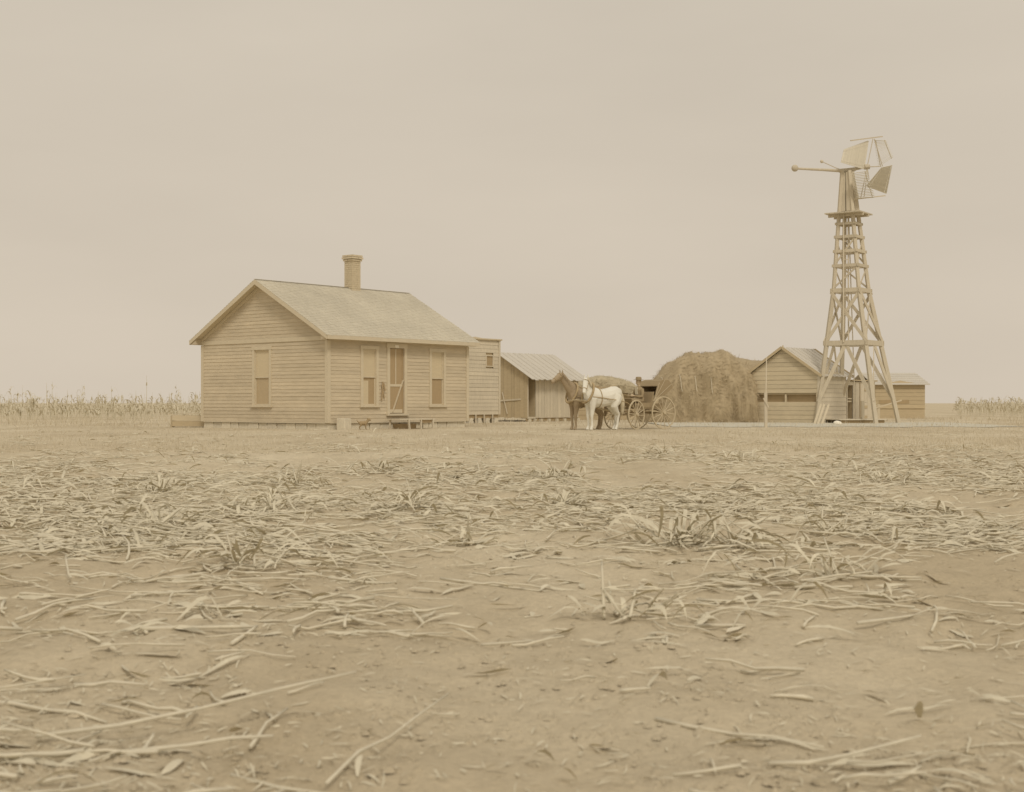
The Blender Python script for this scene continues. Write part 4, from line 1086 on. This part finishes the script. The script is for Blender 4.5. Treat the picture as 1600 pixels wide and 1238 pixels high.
# driver
dv = empty('person', AX + FWD * 0.62 + LEFT * 0.12 + Vector((0, 0, 0.86)), YAW)
tag(dv, 'seated person in dark coat and brimmed hat driving the buggy', 'person')
b_ = MB()
b_.tube([(0, 0, 0.02), (0, 0, 0.10), (.02, 0, .28), (.03, 0, .44), (.03, 0, .52)], [.13, .145, .12, .13, .07], 12, ell=[1.2, 1.2, 1.25, 1.35, 1.3])
b_.tube([(.03, 0, .50), (.045, 0, .60)], [.055, .05], 8)
b_.tube([(.05, 0, .575), (.06, 0, .62), (.065, 0, .69), (.055, 0, .755), (.05, 0, .785)], [.045, .075, .088, .078, .035], 10, ell=[.9, .85, .82, .82, .8])
b_.tube([(.14, 0, .685), (.165, 0, .66)], [.014, .016], 6)
for s in (-1, 1):
    b_.tube([(.05, .082 * s * .85, .685), (.045, .08 * s, .66)], [.018, .012], 6)
    b_.tube([(.03, .15 * s, .45), (.06, .20 * s, .32), (.10, .21 * s, .20), (.22, .17 * s, .20), (.36, .10 * s, .23)], [.06, .055, .045, .038, .027], 8)
    # hand: palm, four fingers curled on the reins, thumb
    b_.tube([(.36, .10 * s, .23), (.40, .095 * s, .235), (.43, .09 * s, .235)], [.026, .034, .030], 8, ell=[.6, .6, .6])
    for f in range(4):
        dz = .024 - f * .016; ln = (1, 1.1, 1.0, .8)[f]
        b_.tube([(.425, .09 * s, .235 + dz), (.455, .085 * s, .235 + dz), (.468 * 1, (.085 - .022 * ln) * s, .232 + dz), (.450, (.085 - .036 * ln) * s, .230 + dz)], [.0095, .0090, .0085, .0075], 6)
    b_.tube([(.39, .088 * s, .26), (.42, .070 * s, .275), (.445, .060 * s, .268)], [.012, .010, .008], 6)
    b_.tube([(0, .085 * s, .06), (.22, .10 * s, .08), (.42, .11 * s, .06), (.47, .11 * s, -.04), (.50, .11 * s, -.14), (.53, .11 * s, -.15), (.60, .115 * s, -.155)], [.105, .085, .065, .055, .042, .04, .025], 8)
body = remesh_object('body', b_, M_COAT, dv, 0.0085, 2)
# skin regions on the same body: faces above the collar and beyond the cuffs
me = body.data; me.materials.append(M_SKIN)
for pg in me.polygons:
    c = pg.center
    if c.z > .545 or (c.x > .35 and .17 < c.z < .31 and abs(c.y) < .14): pg.material_index = 1
for s in (-1, 1): MB().ball((.138, .03 * s, .70), .009, n=6, m=4).build('eye', M_DARK, dv)
MB().tube([(.143, -.025, .635), (.147, .0, .632), (.143, .025, .635)], .006, 5).build('mouth', M_DARK, dv)
MB().ball((.035, 0, .715), .092, .95, .86, .9).build('hair', M_LEATHER, dv, smooth=True)
ht = MB(); ht.tube([(.05, 0, .745), (.05, 0, .757)], [.17, .165], 16); ht.tube([(.05, 0, .75), (.05, 0, .80), (.05, 0, .845), (.05, 0, .85)], [.10, .098, .085, .04], 14)
ht.build('hat', M_COAT, dv)
MB().hexa([(.155, -.06, .27), (.155, .06, .27), (.10, .06, .27), (.10, -.06, .27), (.175, -.05, .50), (.175, .05, .50), (.12, .04, .50), (.12, -.04, .50)]).build('shirt_front', M_SHIRT, dv)
rn = MB()
for s in (-1, 1):
    rn.tube([(.45, .06 * s, .23), (1.3, .25 * s, .32), (2.3, .33 * s, .50)], .008, 4)
o = rn.build('reins', M_LEATHER); o.location = dv.location; o.rotation_euler = (0, 0, YAW)
tag(o, 'thin leather reins running from the driver to the horses', 'reins')

# ------------------------------------------------------------------ field litter
def stalk_piece(V, Fc, x, y, L_, r_, az, tilt, bend, z_off=0.0, rnd=random):
    """bent, tapered cornstalk lying at (x, y)"""
    n_ = 4; ca, sa = math.cos(az), math.sin(az); k = len(V)
    rings = [(0, .08)] + [(i_, 1.0) for i_ in range(n_ + 1)] + [(n_, .08)]
    for i_, cap_ in rings:
        t = i_ / n_ - 0.5
        lx = t * L_; by = bend * L_ * (4 * t * t - 1) * 0.5
        px, py = x + ca * lx - sa * by, y + sa * lx + ca * by
        pz = r_ * 0.8 + z_off + (t + 0.5) * L_ * tilt
        rr = r_ * (1 - 0.45 * (t + 0.5)) * (1.18 if i_ in (1, 3) else 1) * cap_
        for j in range(5):
            a = 2 * math.pi * j / 5
            V.append((px - sa * rr * math.cos(a), py + ca * rr * math.cos(a), pz + rr * math.sin(a), px, py))
    for i_ in range(len(rings) - 1):
        for j in range(5):
            Fc.append((k + i_ * 5 + j, k + i_ * 5 + (j + 1) % 5, k + (i_ + 1) * 5 + (j + 1) % 5, k + (i_ + 1) * 5 + j))
def leaf_piece(V, Fc, x, y, L_, wd, az, curl, rise, z0=0.01, droop=0.0):
    n_ = 5; ca, sa = math.cos(az), math.sin(az); k = len(V); tw = random.uniform(-1.2, 1.2)
    for i_ in range(n_ + 1):
        t = i_ / n_
        lx = t * L_ * (1 - 0.25 * curl * t); ly = curl * 0.25 * L_ * math.sin(t * 2.4)
        px, py = x + ca * lx - sa * ly, y + sa * lx + ca * ly
        pz = z0 + rise * L_ * (math.sin(t * math.pi * 0.62) if droop < 0.5 else math.sin(t * math.pi * 0.95))
        hw = wd * (0.35 + 1.3 * t * (1 - t) * 2 if t < 0.98 else 0.05) * 0.5
        a = tw * t
        V.append((px - sa * hw * math.cos(a), py + ca * hw * math.cos(a), pz + hw * math.sin(a), px, py))
        V.append((px + sa * hw * math.cos(a), py - ca * hw * math.cos(a), pz - hw * math.sin(a), px, py))
    for i_ in range(n_):
        a = k + i_ * 2; Fc.append((a, a + 1, a + 3, a + 2))
def drop(V):
    """rest a list of vertices on the terrain"""
    A = np.array(V); A[:, 2] += gh(A[:, 3], A[:, 4]); return A[:, :3]
def litter_obj(name, V, Fc, m_, loc=None, parent=None):
    A = drop(V)
    if loc is not None: A = A - np.array(loc)
    o_ = bpy.data.objects.new(name, np_mesh(name, A, np.array(Fc), m_))
    if loc is not None and parent is None: o_.location = loc
    return link(o_, parent)

def scatter_xy(n_, y0, y1, halfpx=880, power=1.0):
    """points over the strip of field between photo rows y0 and y1"""
    pts = []
    for _ in range(n_):
        py = random.uniform(y0, y1); px = random.uniform(800 - halfpx, 800 + halfpx)
        pts.append((px, py))
    return pts
def quick_ground(px, py):
    k = (py - HOR) / F; d = (CAMZ + 0.2) / k
    for _ in range(5):
        t = min(1, max(0, (d - 3) / 31.0)); t = t * t * (3 - 2 * t); d = (CAMZ + 0.42 * (1 - t)) / k
    return (px - 800) / F * d, d
def density(px, py):
    """clumpy drifts of litter, as in the photo: thick band below the yard, bare soil nearer"""
    x, y = quick_ground(px, py)
    n1 = float(vnoise(x * 0.55 + 9, y * 0.33, 21)); n2 = float(vnoise(x * 1.6, y * 0.8, 22))
    n_ = 0.65 * n1 + 0.35 * n2
    e = (n2 - 0.5) * 60
    q = py + e
    base = float(np.interp(q, (668, 690, 715, 740, 820, 880, 940, 1020, 1330), (.06, .12, .5, .95, .95, .55, .30, .24, .24)))
    return base * max(0.0, min(1.0, (n_ - 0.32) * 3.2)) + (0.05 if py > 700 else 0.01)
SV, SF, LV, LF = [], [], [], []
def az_pick():
    return random.gauss(0.03, 0.45) + (math.pi if random.random() < .5 else 0) if random.random() < 0.55 else random.uniform(0, 2 * math.pi)
for band, n_ in (((668, 760), 9000), ((760, 870), 6000), ((870, 1010), 1300), ((1010, 1330), 700)):
    for px, py in scatter_xy(n_, *band):
        if random.random() > density(px, py): continue
        x, y = quick_ground(px, py)
        near = py > 850
        L_ = min(1.2, random.lognormvariate(-1.35, 0.55)); az = az_pick()
        # stalks seen end-on in perspective look short already: world azimuth is stretched along x
        stalk_piece(SV, SF, x, y, L_, random.uniform(0.004, 0.011), az, random.choice((0, 0, .04, .12)), jit(0.12), random.uniform(0, .03))
for band, n_ in (((668, 760), 9000), ((760, 870), 6500), ((870, 1010), 1600), ((1010, 1330), 650)):
    for px, py in scatter_xy(n_, *band):
        if random.random() > density(px, py): continue
        x, y = quick_ground(px, py)
        leaf_piece(LV, LF, x, y, random.uniform(.07, .32), random.uniform(.012, .042), az_pick(), jit(.45), random.uniform(0, .12) if random.random() < .85 else random.uniform(.2, .5), droop=random.random())
# crumbs
for _ in range(26000):
    py = random.uniform(690, 1330) if random.random() < .5 else random.uniform(690, 880); px = random.uniform(-80, 1680)
    if random.random() > density(px, py) * 2 + .1: continue
    x, y = quick_ground(px, py)
    leaf_piece(LV, LF, x, y, random.uniform(.02, .09), random.uniform(.003, .010), random.uniform(0, 6.28), jit(.6), random.uniform(0, .15))
o = litter_obj('corn_stalk_litter', SV, SF, M_STALK); tag(o, 'broken pale cornstalks strewn thickly over the bare field', 'stalks', kind='stuff')
o = litter_obj('corn_leaf_litter', LV, LF, M_LEAF); tag(o, 'dry curled corn leaves scattered over the bare field', 'leaves', kind='stuff')

# clods of dry earth
CV, CF = [], []
for _ in range(9000):
    py = random.uniform(700, 1330); px = random.uniform(-80, 1680)
    x, y = quick_ground(px, py)
    if float(vnoise(x * 1.1 + 3, y * .9, 41)) < .42: continue
    r_ = random.uniform(.006, .022) * (1.4 if random.random() < .1 else 1); k = len(CV)
    for (dx, dy, dz) in ((1, 0, 0), (.3, .9, 0), (-.9, .4, 0), (-.6, -.8, 0), (.5, -.9, 0), (.1, .1, 1)):
        CV.append((x + r_ * dx * random.uniform(.7, 1.3), y + r_ * dy * random.uniform(.7, 1.3), (r_ * .8 if dz else -.004), x, y))
    for j in range(5): CF.append((k + j, k + (j + 1) % 5, k + 5))
o = litter_obj('soil_clods', CV, CF, M_SOIL); tag(o, 'crumbs and clods of dry earth over the field', 'clods', kind='stuff')

# clumps one can point to
CL = [(1062, 852, 1.15, 60, 'big splayed clump of corn leaves right of centre, largest in the field'),
      (1140, 858, 0.75, 36, 'flattened leaf clump just right of the biggest corn clump'),
      (592, 738, 0.9, 34, 'tangled corn clump in the field below the doorstep bench'),
      (372, 890, 0.8, 22, 'curled corn clump at lower left beside a long stalk'),
      (1300, 905, 0.9, 30, 'looped corn leaf clump at lower right near the field edge'),
      (965, 968, 0.62, 20, 'upright torn corn clump low in the foreground centre right'),
      (1034, 712, 0.8, 30, 'pointed upright corn clump below the buggy wheels'),
      (1302, 838, 0.62, 24, 'standing leafy clump right below the windmill and barn'),
      (640, 800, 0.8, 30, 'rounded corn clump in the field left of centre'),
      (876, 748, 0.8, 28, 'wide corn clump below the white horse'),
      (1160, 722, 0.7, 24, 'spiky corn clump in the field below the haystack'),
      (735, 850, 0.6, 20, 'small broken corn clump near the middle of the field'),
      (455, 760, 0.85, 30, 'flat corn clump in the field below the house gable'),
      (425, 800, 0.9, 34, 'dense heap of corn trash below the gable window'),
      (250, 775, 0.8, 26, 'corn clump near the left edge of the field'),
      (250, 830, 0.85, 28, 'long leaved corn clump lowest at the left edge of the band'),
      (880, 790, 0.6, 22, 'corn clump with pale husk in mid field below the horses'),
      (1380, 755, 0.7, 22, 'corn clump at the far right of the littered band')]
for (px, py, size, n_, lab) in CL:
    x, y = quick_ground(px, py); base = (x, y, gz(x, y))
    e = bpy.data.objects.new('corn_clump', None); e.location = base; link(e); tag(e, lab, 'corn clump', 'corn clumps left in the field')
    V, Fc, V2, F2 = [], [], [], []
    for k in range(n_):
        a = random.uniform(0, 2 * math.pi); rr = abs(random.gauss(0, 0.18)) * size
        leaf_piece(V, Fc, x + rr * math.cos(a) * 1.8, y + rr * math.sin(a), random.uniform(.18, .45) * size, random.uniform(.015, .040), a + jit(0.6), jit(0.8), random.uniform(.0, .55), z0=random.uniform(0.01, .12) * size, droop=random.random())
    for k in range(max(6, n_ // 3)):
        a = random.uniform(0, 2 * math.pi)
        stalk_piece(V2, F2, x + jit(.3) * size * 1.6, y + jit(.2) * size, random.uniform(.2, .6) * size, random.uniform(.006, .011), random.uniform(0, 6.28), random.choice((0, .1, .3, .5)), jit(.12), .01)
    for k in range(3):
        a = jit(.1); stalk_piece(V2, F2, x + jit(.12), y + jit(.1), random.uniform(.08, .16), .011, random.uniform(0, 6.28), random.uniform(1.2, 2.4), 0, 0)
    for nm_, vv, ff, mm_ in (('leaves', V, Fc, M_LEAF), ('stalks', V2, F2, M_STALK)):
        litter_obj(nm_, vv, ff, mm_, loc=base, parent=e)
# single long stalks one can point to: ends in photo pixels
LS = [((200, 914), (318, 896), .012, 'long straight cornstalk entering at the lower left, topmost of three'),
      ((205, 945), (305, 937), .008, 'thin cornstalk lying at lower left between two longer ones'),
      ((232, 958), (400, 946), .007, 'slender cornstalk at lower left just under a thin one'),
      ((222, 991), (400, 987), .014, 'thick pale cornstalk lying level at the lower left'),
      ((362, 1018), (402, 988), .012, 'short slanting cornstalk touching the thick level one'),
      ((498, 919), (556, 894), .011, 'short forked cornstalk left of centre in the foreground'),
      ((688, 905), (842, 926), .010, 'long cornstalk lying across the foreground centre'),
      ((752, 1004), (835, 997), .008, 'faint short cornstalk low in the foreground centre'),
      ((1088, 986), (1165, 984), .012, 'pale flat cornstalk low at the right of centre'),
      ((1335, 909), (1440, 911), .011, 'cornstalk running off right from the looped clump'),
      ((1340, 985), (1440, 970), .011, 'cornstalk at the lower right corner of the field'),
      ((680, 758), (600, 741), .012, 'cornstalk lying below the doorstep in mid field'),
      ((300, 830), (385, 808), .012, 'bent cornstalk in the left half of the littered band')]
for (a, b, r_, lab) in LS:
    xa, ya = quick_ground(*a); xb, yb = quick_ground(*b)
    V, Fc = [], []; L_ = math.hypot(xb - xa, yb - ya)
    cx0, cy0 = (xa + xb) / 2, (ya + yb) / 2; base = (cx0, cy0, gz(cx0, cy0))
    stalk_piece(V, Fc, cx0, cy0, L_, r_, math.atan2(yb - ya, xb - xa), 0.0, jit(.03), 0.008)
    for i_ in range(len(V)):      # keep long stalks straight over the bumps
        V[i_] = V[i_][:3] + (cx0, cy0)
    leaf_piece(V, Fc, xb, yb, .2, .03, random.uniform(0, 6.28), jit(1), .1)
    o = litter_obj('corn_stalk', V, Fc, M_STALK, loc=base); tag(o, lab, 'cornstalk', 'long cornstalks in the foreground')

# grass of the yard and around the house
def blades(name, pts, hmin, hmax, wd, m_, label):
    n_ = len(pts); P_ = np.array(pts); a = rng.uniform(0, 2 * np.pi, n_); h_ = rng.uniform(hmin, hmax, n_)
    ww = wd * rng.uniform(.6, 1.4, n_); dx, dy = np.cos(a) * ww, np.sin(a) * ww
    lx, ly = rng.normal(0, .35, n_) * h_, rng.normal(0, .35, n_) * h_
    zz = gh(P_[:, 0], P_[:, 1]) - .005
    A = np.stack([P_[:, 0] - dx, P_[:, 1] - dy, zz], 1); B = np.stack([P_[:, 0] + dx, P_[:, 1] + dy, zz], 1)
    C = np.stack([P_[:, 0] + lx, P_[:, 1] + ly, zz + h_], 1)
    V_ = np.stack([A, B, C], 1).reshape(-1, 3); F_ = np.arange(3 * n_).reshape(-1, 3)
    o_ = bpy.data.objects.new(name, np_mesh(name, V_, F_, m_)); link(o_); tag(o_, label, 'grass', kind='stuff'); return o_
pts = []
while len(pts) < 26000:
    py = random.uniform(664, 708); px = random.uniform(-60, 1660); x, y = quick_ground(px, py)
    dens = 1.0 if px > 1050 else 0.55
    if float(vnoise(x * .8, y * .5, 31)) * 1.4 * dens > random.random() * .9:
        lx_ = (x + 5.83) * 0.635 + (y - 42.5) * 0.773; ly_ = -(x + 5.83) * 0.773 + (y - 42.5) * 0.635
        if 0 < lx_ < HL and 0 < ly_ < HW: continue
        pts.append((x, y))
blades('yard_grass', pts, .03, .11, .006, M_GRASS, 'short dry grass across the trodden yard before the buildings')
pts = []
for _ in range(9000):
    y = random.uniform(48, 75); x = random.uniform(-.42 * y, .42 * y)
    if -12 < x < 22 and y < 74 and not (x < -9): 
        if random.random() < .6: continue
    pts.append((x, y))
blades('far_grass', pts, .08, .25, .012, M_GRASS, 'taller dry weeds behind the farm buildings')

# standing corn on the skyline at the left, and thinly at the far right
V, Fc = [], []
def corn_plant(x, y, h_):
    k = len(V); r_ = random.uniform(.012, .02); lean = jit(.15)
    for (t, rr) in ((0, r_), (.5, r_ * .9), (1, r_ * .35)):
        for j in range(4):
            a = j * math.pi / 2; V.append((x + lean * t * h_ * .5 + rr * math.cos(a), y + rr * math.sin(a), t * h_))
    for i_ in range(2):
        for j in range(4): Fc.append((k + i_ * 4 + j, k + i_ * 4 + (j + 1) % 4, k + (i_ + 1) * 4 + (j + 1) % 4, k + (i_ + 1) * 4 + j))
    for q in range(random.randint(2, 5)):
        z_ = random.uniform(.25, .9) * h_; a = random.uniform(0, 6.28); L_ = random.uniform(.25, .6); k = len(V)
        x0 = x + lean * z_ * .5
        for i_ in range(4):
            t = i_ / 3; wv = .035 * (1 - t * .8); cx, cy = x0 + math.cos(a) * L_ * t * .7, y + math.sin(a) * L_ * t * .7
            cz = z_ + L_ * (.6 * math.sin(t * 2.6) - .35 * t * t)
            V.append((cx - math.sin(a) * wv, cy + math.cos(a) * wv, cz + wv * .5)); V.append((cx + math.sin(a) * wv, cy - math.cos(a) * wv, cz - wv * .5))
        for i_ in range(3): b = k + i_ * 2; Fc.append((b, b + 1, b + 3, b + 2))
for _ in range(950):
    y = random.uniform(66, 125); x = random.uniform(-.42 * y, -.16 * y)
    h_ = random.choice((.35, .5, .7, .8, 1.0, 1.3)) * random.uniform(.75, 1.15) * (1 + .25 * (y > 90))
    if random.random() < .07: h_ *= 1.9
    corn_plant(x, y, min(h_, 2.3))
for _ in range(350):
    y = random.uniform(80, 125); x = random.uniform(.33 * y, .43 * y); corn_plant(x, y, random.uniform(.5, 1.3))
me = bpy.data.meshes.new('standing_corn'); me.from_pydata(V, [], Fc); me.materials.append(M_FARCORN)
o = bpy.data.objects.new('standing_corn', me); link(o); tag(o, 'ragged standing corn stubble on the skyline left of the house', 'corn', kind='stuff')
